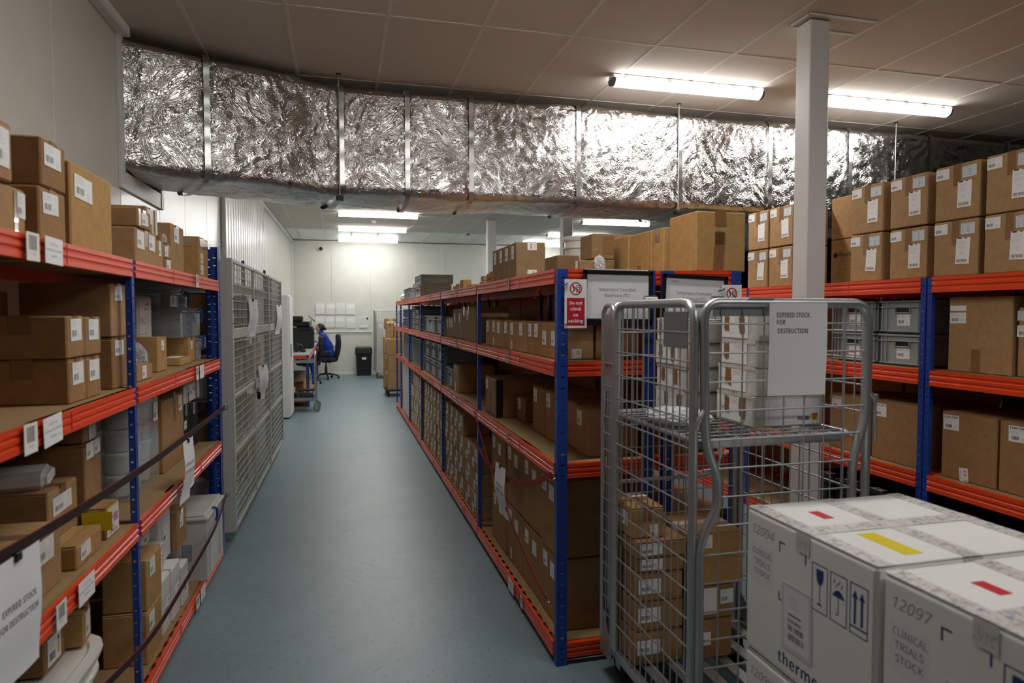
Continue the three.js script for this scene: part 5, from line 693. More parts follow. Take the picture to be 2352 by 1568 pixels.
// ---------- right-hand rack ----------
{
  const cols = [[-4.985, -4.718, 'sixth'], [-4.693, -4.408, 'fifth'], [-3.809, -3.538, 'fourth'], [-3.484, -3.21, 'third'], [-3.156, -2.879, 'second'], [-2.846, -2.568, 'first']];
  for (const [a, b, k] of cols) for (const [q, y0, y1] of [['lower', 1.83, 2.143], ['upper', 2.146, 2.458]]) carton({ l: `${q} parcel carton, ${k} column from the right picture edge, right-hand rack top`, g: 'parcel cartons on the right-hand rack', x: [3.36 + rr(0, 0.01), 3.68], y: [y0, y1 - rr(0, 0.006)], z: [a, b], m: M.card[2], along: 'x', tw: 0.045, drop: q === 'upper' ? 0.12 : 0.3, tm: M.tape, lab: [LB('-x', 0.17, 0.14, 0.085, 0.06), LB('-x', 0.78, 0.17, 0.085, 0.062, 'blue'), LB('-x', 0.68, 0.56, 0.085, 0.145, 'address', q === 'lower' ? rr(-0.08, 0.02) : rr(-0.02, 0.05))] });
  carton({ l: 'large carton with dark pharmaceutical print set back behind the pillar, lower', x: [3.7, 3.97], y: [1.83, 2.18], z: [-4.4, -3.84], m: std('#a5845a', 0.82), tape: false, lab: [['-x', 0.3, 0.45, 0.3, 0.23, 'pharm', 0]] });
  carton({ l: 'large plain carton set back behind the pillar, upper', x: [3.7, 3.97], y: [2.182, 2.5], z: [-4.4, -3.84], m: M.card[0], along: 'x', drop: 0.3 });
  for (const [k, a, b] of [['left', -4.02, -3.62], ['right', -3.6, -3.225]]) for (const [q, y0, y1] of [['lower', 1.288, 1.488], ['upper', 1.49, 1.7]]) tote({ l: `${q} ${k} grey handled crate behind the mesh trolley on right rack`, g: 'grey crates on the right rack', x: [3.4, 3.9], y: [y0, y1], z: [a, b], lab: [0.52, 0.58, 0.1, 0.075, 'ship'] });
  carton({ l: 'big carton with bottom tape strip on the second shelf, right picture edge', x: [3.4, 3.85], y: [1.288, 1.712], z: [-3.08, -2.7], m: M.card[2], tape: false, lab: [LB('-x', 0.16, 0.15, 0.1, 0.03, 'poster'), LB('-x', 0.16, 0.28, 0.1, 0.06)], strip: [['-x', 0.46, 0.84, 0.05, 0.13, M.tape]] });
  carton({ l: 'lower carton beside the big one, cut by the right picture edge', x: [3.42, 3.85], y: [1.288, 1.65], z: [-2.69, -2.4], m: M.card[2], tape: false, lab: [LB('-x', 0.16, 0.12, 0.1, 0.05, 'blue'), LB('-x', 0.16, 0.34, 0.1, 0.06)] });
  const s3 = [['h4', -4.02, -3.66, 'farthest'], ['h3', -3.63, -3.25, 'second farthest'], ['h2', -3.105, -2.765, 'second nearest'], ['h1', -2.755, -2.42, 'nearest']];
  for (const [k, a, b, t] of s3) carton({ l: `${t} sagging brown carton with handwritten number, third shelf of the right rack`, g: 'numbered cartons on the right rack', x: [3.4, 3.9], y: [0.672, 1.055], z: [a, b], m: M.card[1], tape: false, lab: [['-x', k === 'h1' ? 0.3 : 0.18, 0.16, 0.1, 0.085, k, 0.02], ...(k === 'h2' ? [['-x', 0.44, 0.9, 0.055, 0.075, 'oLabel', 0.1]] : [])] });
  for (let i = 0; i < 8; i++) { const z = i < 4 ? -4.155 + i * 0.235 : -3.1 + (i - 4) * 0.235; const o = tote({ n: 'black_crate', l: `${ORD[i]} black lidded crate from the far end on the lowest right shelf`, g: 'black crates on the lowest right shelf', x: [3.36, 3.85], y: [0.09, 0.46], z: [z, z + 0.23], m: M.blackCrate }); mesh('crate_lid', cbx(-0.111, 0.111, 0.368, 0.378, -0.24, 0.24, 0.003), M.blackCrate, o); const t = mesh('lid_tag', new THREE.BoxGeometry(0.1, 0.0012, 0.06), print('ship'), o); t.position.set(0.0, 0.3795, 0.19); }
}

{ // mostly unseen plain cartons pack the back-to-back rack to block light through it
  const lv = [[1.40, 'second'], [0.935, 'third'], [0.10, 'bottom']];
  for (let b = 0; b < 6; b++) for (const [y, k] of lv) for (const h of [0, 1]) {
    const zn = CZ[b] - 0.05, zf = CZ[b + 1] + 0.02, m = (zn + zf) / 2; const H = k === 'bottom' ? 0.7 * rr(0.75, 1) : 0.335;
    carton({ l: `${h ? 'far' : 'near'} carton on the ${k} shelf, ${ORD[b]} bay of the back-to-back rack`, g: 'cartons on the back-to-back rack', x: [1.5, 1.86], y: [y, y + H], z: h ? [zf, m - 0.02] : [m + 0.02, b === 0 && k !== 'bottom' ? -3.32 : zn], m: M.card[1] });
  }
}

{ // the added outermost rack, packed with cartons to block light
  const zz = [-1.3, -3.15, -4.9, -6.7];
  for (let b = 0; b < 3; b++) for (const [y, H, k] of [[1.288, 0.42, 'second'], [0.672, 0.48, 'third'], [0.09, 0.46, 'bottom']]) for (const h of [0, 1]) { const zn = zz[b] - 0.05, zf = zz[b + 1] + 0.02, m = (zn + zf) / 2; carton({ l: `${h ? 'far' : 'near'} carton, ${k} shelf, ${ORD[b]} bay of the outermost right rack`, g: 'cartons on the outermost right rack', x: [4.06, 4.6], y: [y, y + H], z: h ? [zf, m - 0.01] : [m + 0.01, zn], m: M.card[1] }); }
}

// ---------- mesh trolley (roll cage) ----------
{
  const o = thing('roll_cage', 'large galvanised wire mesh roll cage trolley in front of the rack end', 'trolley', [0, 0, 0]);
  const x0 = 1.14, x1 = 1.82, zn = -1.965, zb = -2.75, yb = 0.17, yt = 1.655, r = 0.0155, Z = M.zinc;
  const wire = (pts, rad = 0.0028) => rod(V(...pts[0]), V(...pts[1]), rad, 5);
  const panel = (name, frame, wiresA, wiresB, more) => { const p = new THREE.Group(); p.name = name; o.add(p); mesh('tube_frame', frame, Z, p); if (wiresA) { mesh('upright_wires', merge(wiresA), Z, p).userData.kind = 'stuff'; mesh('cross_wires', merge(wiresB), Z, p).userData.kind = 'stuff'; } more?.(p); return p; };
  const range = (a, b, s) => { const n = Math.round(Math.abs(b - a) / s); return Array.from({ length: n + 1 }, (_, i) => a + (b - a) * i / n); };
  { // left side: plate at the back, mesh in front
    const zc = -2.61; const fr = merge([tube([V(x0, yb, zn - 0.015), V(x0, yt, zn - 0.015), V(x0, yt, zc), V(x0, yb, zc)], r, 12, 0.07, false, 90), tube([V(x0 - 0.004, yb, zc - 0.02), V(x0 - 0.004, yt, zc - 0.02), V(x0 - 0.004, yt, zb), V(x0 - 0.004, yb, zb)], 0.011, 10, 0.06, false, 90)]);
    const ys = range(yb + 0.12, yt - 0.1, 0.098), zs = range(zc + 0.05, zn - 0.06, 0.05);
    panel('side_panel', fr, zs.map((z) => wire([[x0, yb, z], [x0, yt - 0.01, z]])), ys.map((y) => wire([[x0 - 0.005, y, zc], [x0 - 0.005, y, zn - 0.015]], 0.0034)), (p) => {
      mesh('side_plate', cbx(x0 - 0.007, x0 - 0.003, 1.28, yt - 0.04, zb + 0.01, zc - 0.02, 0.001), Z, p); mesh('plate_frame', merge([cbx(x0 - 0.012, x0 - 0.007, 1.3, 1.305, zb + 0.02, zc - 0.035, 0.001), cbx(x0 - 0.012, x0 - 0.007, 1.4, 1.405, zb + 0.02, zc - 0.035, 0.001)]), Z, p);
      mesh('short_wires', merge(range(yb + 0.12, 1.24, 0.075).map((y) => wire([[x0 - 0.005, y, zc - 0.02], [x0 - 0.005, y, zb]], 0.003)).concat([0.045, 0.09].map((d) => wire([[x0 - 0.005, yb, zb + d], [x0 - 0.005, 1.28, zb + d]])))), Z, p).userData.kind = 'stuff';
      mesh('info_plate', cbx(x0 - 0.007, x0 - 0.005, 1.5, yt - 0.03, zn - 0.22, zn - 0.05, 0.001), std('#7b7d7e', 0.6, 0.1), p);
    });
  }
  { // front gate with pinched lower tubes
    const f = merge([tube([V(x0 + 0.02, yb + 0.02, zn), V(x0 + 0.02, 0.86, zn), V(x0 + 0.085, 0.97, zn), V(x0 + 0.085, 1.06, zn), V(x0 + 0.035, 1.19, zn), V(x0 + 0.025, yt, zn), V(x1 - 0.01, yt, zn), V(x1 - 0.01, 1.24, zn), V(x1 - 0.06, 1.1, zn), V(x1 - 0.06, yb + 0.02, zn)], r, 12, 0.06, false, 260)]);
    const ys = range(yb + 0.06, yt - 0.07, 0.098), xs = range(x0 + 0.09, x1 - 0.1, 0.088);
    panel('front_gate', f, xs.map((x) => wire([[x, yb + 0.03, zn], [x, yt, zn]])), ys.map((y) => wire([[x0 + (y > 1.1 || y < 0.86 ? 0.025 : 0.08), y, zn + 0.005], [x1 - (y > 1.12 ? 0.01 : 0.06), y, zn + 0.005]], 0.0034)), (p) => { mesh('top_plate', cbx(x0 + 0.06, x0 + 0.3, yt - 0.045, yt - 0.012, zn - 0.006, zn - 0.003, 0.001), Z, p); mesh('gate_latch', merge([cbx(x0 + 0.18, x0 + 0.28, yt + 0.01, yt + 0.018, zn - 0.02, zn + 0.02, 0.003), tube([V(x0 + 0.02, 1.3, zn + 0.015), V(x0 + 0.0, 1.27, zn + 0.02), V(x0 - 0.005, 1.24, zn + 0.012)], 0.008, 8, null)]), Z, p); });
  }
  { // right side
    const fr = tube([V(x1 + 0.015, yb, zn - 0.02), V(x1 + 0.015, yt, zn - 0.02), V(x1 + 0.015, yt, zb), V(x1 + 0.015, yb, zb)], r, 12, 0.07, false, 100);
    panel('side_panel', fr, range(zb + 0.06, zn - 0.08, 0.06).map((z) => wire([[x1 + 0.015, yb, z], [x1 + 0.015, yt - 0.01, z]])), range(yb + 0.12, yt - 0.1, 0.098).map((y) => wire([[x1 + 0.02, y, zb], [x1 + 0.02, y, zn - 0.02]], 0.0034)), (p) => mesh('hinge_bracket', merge([cbx(x1 + 0.03, x1 + 0.05, 1.3, 1.33, zn - 0.04, zn, 0.003), tube([V(x1 + 0.04, 1.32, zn - 0.01), V(x1 + 0.045, 1.16, zn - 0.01)], 0.006, 8, null), tube([V(x1 + 0.0, 1.36, zn - 0.01), V(x1 + 0.04, 1.31, zn - 0.01)], 0.009, 8, null)]), Z, p));
  }
  { // back
    const fr = tube([V(x0 + 0.03, yb, zb), V(x0 + 0.03, yt + 0.005, zb), V(x1 - 0.02, yt + 0.005, zb), V(x1 - 0.02, yb, zb)], r, 12, 0.06, false, 100);
    panel('back_panel', fr, range(x0 + 0.09, x1 - 0.08, 0.052).map((x) => wire([[x, yb, zb], [x, yt, zb]])), range(yb + 0.12, yt - 0.12, 0.105).map((y) => wire([[x0 + 0.03, y, zb + 0.005], [x1 - 0.02, y, zb + 0.005]], 0.0036)), (p) => { for (const x of [1.36, 1.7]) { const c = cyl(0.014, 0.014, 0.06, 14); c.rotateZ(Math.PI / 2); mesh('hook_roller', c.translate(x, yt + 0.03, zb), M.chrome, p); } mesh('load_bar', tube([V(x0 + 0.03, 0.88, zb + 0.06), V(x1 - 0.2, 0.88, zb + 0.05), V(x1 - 0.14, 0.9, zb + 0.04), V(x1 - 0.1, 0.97, zb + 0.02)], 0.009, 8, 0.05), Z, p); });
  }
  // shelf of wires in a frame
  { const y = 1.186, xa = x0 + 0.022, xb = x1 - 0.03, za = zn - 0.035, zc = zb + 0.03; const p = new THREE.Group(); p.name = 'wire_shelf'; o.add(p); mesh('shelf_frame', merge([tube([V(xa, y, za), V(xb, y, za), V(xb, y, zc), V(xa, y, zc)], 0.010, 8, 0.05, false, 120), tube([V(xa, y, zc), V(xa, y, za)], 0.010, 8)]), Z, p); mesh('shelf_lip', cbx(xa, xb - 0.06, y - 0.022, y + 0.006, za + 0.008, za + 0.012, 0.001), Z, p); mesh('shelf_wires', merge([...range(zc, za, 0.062).map((z) => wire([[xa, y + 0.006, z], [xb, y + 0.006, z]], 0.0034)), ...range(xa + 0.06, xb - 0.06, 0.14).map((x) => wire([[x, y, zc], [x, y, za]], 0.0045))]), Z, p).userData.kind = 'stuff'; }
  // base: frame, slats, corner plates and castors
  { const xs = [x0 + 0.005, x1 + 0.02]; mesh('base_frame', merge([cbx(xs[0] - 0.01, xs[0] + 0.02, yb - 0.035, yb, zb, zn, 0.003), cbx(xs[1] - 0.02, xs[1] + 0.01, yb - 0.035, yb, zb, zn, 0.003), cbx(xs[0], xs[1], yb - 0.035, yb, zn - 0.03, zn, 0.003), cbx(xs[0], xs[1], yb - 0.035, yb, zb, zb + 0.03, 0.003)]), Z, o);
    for (const k of [0, 1, 2, 3, 4, 5]) mesh('base_slat', cbx(x0 + 0.06 + k * 0.11, x0 + 0.11 + k * 0.11, yb - 0.012, yb - 0.002, zb + 0.03, zn - 0.03, 0.002), Z, o);
    for (const x of [x0 - 0.006, x1 + 0.022]) for (const z of [zb + 0.02, zn - 0.1]) {
      mesh('corner_plate', (() => { const g = extr([[-0.03, 0.02], [0.09, 0.02], [0.1, 0.06], [0.02, 0.2], [-0.03, 0.21]], 0.004); g.rotateY(-Math.PI / 2); return g.translate(x, yb - 0.09, z); })(), Z, o);
      const c = new THREE.Group(); c.name = 'castor'; o.add(c); c.position.set(x > 1.5 ? x - 0.07 : x + 0.07, 0, z + 0.05);
      mesh('wheel', (() => { const w = cyl(0.058, 0.058, 0.03, 28); w.rotateZ(Math.PI / 2); return w.translate(0, 0.058, 0); })(), M.rubber, c); mesh('fork', merge([cbx(-0.024, -0.02, 0.05, 0.132, -0.02, 0.03, 0.001), cbx(0.02, 0.024, 0.05, 0.132, -0.02, 0.03, 0.001), cbx(-0.035, 0.035, 0.128, 0.134, -0.035, 0.04, 0.001)]), Z, c);
    } }
}
notice('hanging_notice', 'white EXPIRED STOCK FOR DESTRUCTION sheet on the front of the mesh trolley', null, [1.513, 1.655, -1.945], 0.226, 0.315, 0, 'expired3', 0.004, false);
{ // torn white medicine cartons on the wire shelf
  const base = 1.1965, P = [];
  const torn = (o, W, H, Z, u, v, w, h) => { const pts = [], n = 22; for (let i = 0; i < n; i++) { const a = i / n * Math.PI * 2, c = Math.cos(a), q = Math.sin(a), k = Math.min(1 / Math.max(Math.abs(c), 1e-3), 1 / Math.max(Math.abs(q), 1e-3)) * rr(0.78, 1.08); pts.push([c * k * w / 2, q * k * h / 2]); } const g = extr(pts, 0.0014); g.rotateY(-Math.PI / 2); mesh('torn_patch', g.translate(-W / 2 - 0.0006, H * (1 - v), (u - 0.5) * Z), M.cardKraft, o); };
  const ripped = (o, x, y, z, tape) => { const W = x[1] - x[0], H = y[1] - y[0], Z = Math.abs(z[1] - z[0]); torn(o, W, H, Z, tape, 0.42, 0.04, H * 0.7); if (tape > 0.5) torn(o, W, H, Z, tape - 0.4, 0.4, 0.035, H * 0.6); const fg = []; for (let i = 0; i < 7; i++) { const a = (i / 6 - 0.5) * Z * 0.94; fg.push([a, rr(0.003, 0.011)]); } const tg = extr([...fg, [Z * 0.47, -0.006], [-Z * 0.47, -0.006]], 0.0012); tg.rotateY(-Math.PI / 2); mesh('torn_edge', tg.translate(-W / 2 - 0.0012, H - 0.001, 0), M.cardWhite, o); };
  const wc = (l, x, y, z, tape) => ripped(carton({ n: 'white_vial_carton', l, g: 'torn white cartons in the mesh trolley', x, y, z, m: M.cardWhite, tape: false, turn: rr(-0.02, 0.02), lab: [['+z', 0.55, 0.52, (x[1] - x[0]) * 0.78, (y[1] - y[0]) * 0.82, 'vial', 0], ['-x', 0.4, 0.5, Math.abs(z[1] - z[0]) * 0.7, (y[1] - y[0]) * 0.8, 'lily', 0]] }), x, y, z, tape);
  ['bottom', 'second', 'third', 'top'].forEach((k, i) => wc(`${k} torn white carton of the near stack on the trolley shelf`, [1.47 + [0, 0.012, 0.015, 0.02][i], 1.775 - [0, 0.004, 0, 0.006][i]], [base + [0, 0.116, 0.22, 0.318][i], base + [0.115, 0.219, 0.317, 0.425][i]], [-2.38 - 0.01 * (i % 2), -2.13], [0.72, 0.3, 0.2, 0.6][i]));
  ['bottom', 'second', 'third', 'top'].forEach((k, i) => wc(`${k} torn white carton of the rear left stack on the trolley shelf`, [1.36 + 0.006 * (i % 2), 1.6], [base + i * 0.1, base + 0.098 + i * 0.1], [-2.7, -2.42], [0.8, 0.65, 0.6, 0.55][i]));
}
{ const o = thing('clear_plastic_bag', 'flat clear plastic bag lying on the trolley wire shelf', 'bag', [1.26, 1.197, -2.3]); lump(o, 'bag', M.bagMilky, 0, 0.03, 0, 0.1, 0.028, 0.14, 0.3, 2.2, 12); lump(o, 'contents', M.paper, 0, 0.02, 0, 0.075, 0.015, 0.1, 0.2, 3, 4); }
{ // brown cartons on the trolley base
  const st = [['bottom', 1.16, 1.38, 0.172, 0.305, -2.46], ['second', 1.165, 1.385, 0.306, 0.432, -2.47], ['third', 1.17, 1.38, 0.433, 0.55, -2.465], ['fourth', 1.18, 1.39, 0.551, 0.615, -2.47], ['fifth', 1.165, 1.395, 0.616, 0.685, -2.46], ['topmost', 1.165, 1.31, 0.686, 0.815, -2.5]];
  for (const [k, a, b, y0, y1, z] of st) carton({ l: `${k} brown labelled carton in the left stack on the trolley base`, g: 'left carton stack in the trolley', x: [a, b], y: [y0, y1], z: [z, -2.72], m: k === 'topmost' ? M.cardLight[1] : M.card[1], tape: k === 'topmost', lab: [LB('+z', k === 'topmost' ? 0.7 : 0.28, k === 'topmost' ? 0.8 : 0.45, k === 'topmost' ? 0.04 : 0.1, Math.min(0.06, (y1 - y0) * 0.7)), ['+y', 0.72, 0.15, 0.08, 0.05, 'poster', 0], ...(k === 'topmost' ? [LB('-x', 0.6, 0.45, 0.09, 0.06)] : [])], turn: rr(-0.03, 0.03) });
  carton({ l: 'bottom wide brown carton in the right stack on the trolley base', x: [1.41, 1.6], y: [0.172, 0.345], z: [-2.44, -2.72], m: M.card[1], along: 'z', tape: false, lab: [LB('+z', 0.3, 0.5, 0.06, 0.055), ['+y', 0.65, 0.2, 0.1, 0.05, 'poster', 0]] });
  carton({ l: 'middle carton with big white documents in the right trolley stack', x: [1.405, 1.6], y: [0.347, 0.485], z: [-2.43, -2.72], m: M.card[1], tape: false, lab: [LB('+z', 0.4, 0.45, 0.075, 0.11, 'form'), LB('+z', 0.82, 0.35, 0.06, 0.06)] });
  carton({ l: 'tan top carton with taped open lid in the right trolley stack', x: [1.4, 1.64], y: [0.487, 0.71], z: [-2.43, -2.73], m: M.cardLight[1], along: 'x', tm: M.tapePrint, lab: [LB('+z', 0.22, 0.16, 0.08, 0.055)] });
}
// ---------- insulated shipping boxes on a pallet ----------
{
  const o = thing('pallet', 'dark plastic pallet under the white insulated boxes', 'pallet', [1.51, 0, -1.25]);
  for (let i = 0; i < 5; i++) mesh('deck_board', cbx(-0.4 + i * 0.166, -0.4 + i * 0.166 + 0.13, 0.12, 0.144, -0.6, 0.6, 0.003), M.blackCrate, o);
  for (const z of [-0.5, 0, 0.5]) mesh('bearer', cbx(-0.4, 0.4, 0.0, 0.12, z - 0.05, z + 0.05, 0.004), M.blackCrate, o);
}
function insulated(l, x, y, z, face) {
  const W = x[1] - x[0], H = y[1] - y[0], Z = z[1] - z[0]; const o = thing('insulated_box', l, 'box', [(x[0] + x[1]) / 2, y[0] + 0.001, (z[0] + z[1]) / 2], 0, 'white insulated boxes');
  mesh('body', cbx(-W / 2, W / 2, 0, H - 0.004, -Z / 2, Z / 2, 0.008), M.thermoM ??= std('#e9e8e6', 0.55), o);
  for (const k of [-1, 1]) mesh('flap', cbx(k < 0 ? -W / 2 + 0.003 : 0.001, k < 0 ? -0.001 : W / 2 - 0.003, H - 0.004, H, -Z / 2 + 0.003, Z / 2 - 0.003, 0.001), M.thermoM, o);
  sheet('printed_side', o, [W, H, Z], '-x', 0.5, 0.5, Z - 0.02, H - 0.03, print(face, 0.55), 0, 0.0003, 0.0008);
  sheet('document_pouch', o, [W, H, Z], '-x', 0.46, 0.59, 0.125, 0.19, print('doc', 0.2), 0.02, 0.0016);
  const tp = (w, d, xx, zz, along) => { const g = new THREE.BoxGeometry(w, 0.0009, d), u = g.attributes.uv; for (let i = 0; i < u.count; i++) u.setXY(i, (along ? g.attributes.position.getZ(i) : g.attributes.position.getX(i)) * 3.2, (along ? g.attributes.position.getX(i) : g.attributes.position.getZ(i)) * 12 + 0.5); const m = mesh('printed_tape', g, M.tapePrint, o); m.position.set(xx, H + 0.0008 + (along ? 0 : 0.0009), zz); };
  tp(0.055, Z, 0, 0, true); tp(0.05, Z, -W / 2 + 0.026, 0, true); tp(0.05, Z, W / 2 - 0.026, 0, true); tp(W, 0.055, 0, 0, false);
  sheet('tape_end', o, [W, H, Z], '-x', 0.5, 0.07, 0.055, 0.055, M.tapePrint, 0, 0.002); sheet('tape_end', o, [W, H, Z], '+z', 0.5, 0.07, 0.055, 0.055, M.tapePrint, 0, 0.001);
  return [o, W, H, Z];
}
{
  const mk = (l, y, z, f) => insulated(l, [1.22, 1.79], y, z, f);
  const [a, W, H, Z] = mk('front left upper white insulated clinical trials box marked 12094', [0.586, 1.023], [-1.79, -1.275], 'th1');
  const st = (o, n, x, z, w, d, m, h = H) => mesh(n, cbx(x - w / 2, x + w / 2, h + 0.0001, h + 0.0009, z - d / 2, z + d / 2, 0), m, o);
  st(a, 'red_sticker', -0.13, -0.12, 0.035, 0.07, M.red); st(a, 'yellow_sticker', -0.13, 0.13, 0.055, 0.16, M.yellow);
  const [b] = mk('nearest upper white insulated clinical trials box marked 12097', [0.586, 1.019], [-1.258, -0.745], 'th2'); st(b, 'red_sticker', -0.13, -0.12, 0.035, 0.07, M.red, 0.433);
  mk('lower white insulated box beside the trolley, under the box marked 12094', [0.1455, 0.583], [-1.79, -1.275], 'th3'); mk('nearest lower white insulated box below the box marked 12097', [0.1455, 0.583], [-1.258, -0.745], 'th3');
}
// ---------- far end: desk, trolley, chairs, wall things ----------
{
  const o = thing('packing_bench', 'long orange and blue framed packing bench along the left far wall', 'bench', [0, 0, 0]); const xf = -0.5, xb = -1.12, za = -12.0, zc = -17.1;
  mesh('bench_top', cbx(xb, xf, 0.885, 0.91, zc, za, 0.003), M.deskTop, o); mesh('front_beam', (() => { const g = beamGeo(za - zc, 0.085, 1); return g.translate(xf, 0.8, zc); })(), M.orange, o); mesh('end_beam', (() => { const g = beamGeo(xf - xb - 0.1, 0.085, 1); g.rotateY(-Math.PI / 2); return g.translate(xf - 0.05, 0.8, za); })(), M.orange, o);
  for (const z of [za, -14.5, zc + 0.05]) for (const [x, s] of [[xf, -1], [xb, 1]]) { const m = mesh('leg', postGeo(0.9, s, -1), M.blue, o); m.position.set(x, 0, z); }
  mesh('lower_shelf', cbx(xb, xf, 0.1, 0.13, zc, za - 0.02, 0.002), M.chip, o); mesh('lower_beam', cbx(xb + 0.05, xf - 0.05, 0.08, 0.15, za - 0.03, za - 0.004, 0.003), M.orange, o); mesh('back_board', cbx(xb - 0.012, xb, 0.13, 0.8, zc, za - 0.05, 0.002), M.brownBin, o); mesh('mid_shelf', cbx(xb, xf - 0.1, 0.42, 0.44, -14.4, za - 0.1, 0.002), M.brownBin, o);
}
carton({ l: 'large brown carton stored upright under the near end of the bench', x: [-1.1, -0.6], y: [0.131, 0.415], z: [-12.9, -12.2], m: M.card[1] });
{ // steel utility trolley
  const o = thing('utility_trolley', 'two tier steel utility trolley with castors at the bench end', 'trolley', [-0.68, 0, -11.6]); const X = 0.3, Z0 = 0.22;
  for (const y of [0.2, 0.82]) mesh('tray', merge([cbx(-X, X, y - 0.02, y - 0.014, -Z0, Z0, 0.001), cbx(-X, X, y - 0.02, y + 0.03, Z0 - 0.006, Z0, 0.001), cbx(-X, X, y - 0.02, y + 0.03, -Z0, -Z0 + 0.006, 0.001), cbx(X - 0.006, X, y - 0.02, y + 0.03, -Z0, Z0, 0.001), cbx(-X, -X + 0.006, y - 0.02, y + 0.03, -Z0, Z0, 0.001)]), M.steelTop, o);
  for (const x of [-X, X]) mesh('post_hoop', tube([V(x, 0.13, Z0), V(x, 0.97, Z0), V(x, 0.97, -Z0), V(x, 0.13, -Z0)], 0.014, 10, 0.06, false, 60), M.chrome, o);
  for (const x of [-X, X]) for (const z of [-Z0, Z0]) { const c = new THREE.Group(); c.name = 'castor'; o.add(c); c.position.set(x, 0, z); const w = cyl(0.06, 0.06, 0.028, 28); w.rotateX(Math.PI / 2); mesh('wheel', w.translate(0.02, 0.06, 0), M.greyRubber, c); const hb = cyl(0.025, 0.025, 0.032, 14); hb.rotateX(Math.PI / 2); mesh('hub', hb.translate(0.02, 0.06, 0), M.chrome, c); mesh('fork', merge([cbx(-0.01, 0.03, 0.06, 0.135, -0.022, -0.018, 0.001), cbx(-0.01, 0.03, 0.06, 0.135, 0.018, 0.022, 0.001), cbx(-0.03, 0.03, 0.13, 0.138, -0.025, 0.025, 0.001)]), M.chrome, c); }
}
{ const o = thing('label_scanner', 'black handheld scanner lying on the upper trolley tray', 'scanner', [-0.58, 0.8065, -11.55]); mesh('grip', tube([V(-0.08, 0.02, 0), V(0.0, 0.045, 0), V(0.08, 0.03, 0.02)], 0.018, 10, null), M.blackGloss, o); mesh('head', cbx(-0.12, -0.05, 0.0, 0.06, -0.03, 0.03, 0.01), M.blackGloss, o); }
{ const o = thing('black_monitor_box', 'black box shaped scale display on the upper trolley tray', 'box', [-0.86, 0.8065, -11.6]); mesh('case', cbx(-0.1, 0.12, 0, 0.17, -0.1, 0.1, 0.006), M.blackGloss, o); mesh('lid', cbx(-0.11, 0.15, 0.17, 0.185, -0.11, 0.11, 0.004), M.black, o); }
{ const o = thing('label_printer', 'black label printer with paper roll on the lower trolley tray', 'printer', [-0.8, 0.1865, -11.6]); mesh('case', cbx(-0.12, 0.12, 0, 0.12, -0.12, 0.12, 0.012), M.black, o); mesh('paper_block', cbx(-0.07, 0.09, 0.12, 0.2, -0.08, 0.08, 0.006), M.paper, o); mesh('slot', cbx(-0.05, 0.05, 0.06, 0.07, 0.12, 0.123, 0), M.chrome, o); }
{ const o = thing('navy_printer', 'navy label printer with open lid on the lower trolley tray', 'printer', [-0.52, 0.1865, -11.6]); mesh('case', cbx(-0.11, 0.1, 0, 0.1, -0.1, 0.1, 0.01), M.navy, o); mesh('open_lid', cbx(-0.13, 0.12, 0.14, 0.17, -0.1, 0.1, 0.008), M.black, o); mesh('lid_arm', cbx(-0.125, -0.115, 0.05, 0.15, -0.02, 0.02, 0.002), M.black, o); }
{ // office printer
  const o = thing('office_printer', 'large black multifunction office printer on the packing bench', 'printer', [-0.76, 0.911, -14.2]);
  mesh('body', cbx(-0.27, 0.27, 0, 0.42, -0.28, 0.28, 0.02), M.black, o); mesh('scanner_unit', cbx(-0.28, 0.2, 0.44, 0.54, -0.26, 0.26, 0.015), M.blackGloss, o); mesh('output_gap', cbx(-0.05, 0.25, 0.42, 0.44, -0.22, 0.22, 0), M.dark, o); mesh('document_feeder', cbx(-0.24, 0.06, 0.54, 0.65, -0.2, 0.2, 0.02), M.black, o); mesh('control_panel', cbx(0.0, 0.22, 0.37, 0.43, 0.28, 0.3, 0.006), M.blackGloss, o); mesh('paper_tray', cbx(-0.22, 0.22, 0.04, 0.13, 0.28, 0.288, 0.004), M.black, o); mesh('side_door', cbx(0.27, 0.275, 0.05, 0.36, -0.22, 0.22, 0.003), std('#2b2b30', 0.5), o);
}
{ const o = thing('desk_phone', 'black desk clutter telephone beside the office printer', 'phone', [-0.72, 0.911, -13.2]); mesh('base', (() => { const g = extr([[-0.1, 0], [0.1, 0], [0.1, 0.02], [-0.1, 0.07]], 0.18, 0.004); return g.translate(0, 0.004, -0.09); })(), M.blackGloss, o); mesh('handset', tube([V(-0.09, 0.1, -0.06), V(-0.02, 0.115, -0.06), V(0.06, 0.07, -0.06)], 0.018, 8, null), M.black, o); mesh('cord', tube([V(-0.1, 0.06, 0.05), V(-0.16, 0.02, 0.1), V(-0.1, 0.012, 0.16), V(0.02, 0.012, 0.14)], 0.005, 6, null), M.black, o); }
{ const o = thing('card_terminal', 'dark cube charging dock in front of the telephone on bench', 'dock', [-0.78, 0.911, -12.7]); mesh('case', cbx(-0.07, 0.07, 0, 0.13, -0.06, 0.06, 0.01), M.black, o); mesh('cradle', cbx(-0.05, 0.05, 0.13, 0.16, -0.03, 0.05, 0.006), M.blackGloss, o); mesh('keypad', cbx(0.1, 0.2, 0, 0.03, -0.08, 0.08, 0.006), M.blackGloss, o); mesh('flex', cbx(0.07, 0.1, 0.002, 0.01, -0.01, 0.01, 0.001), M.black, o); }
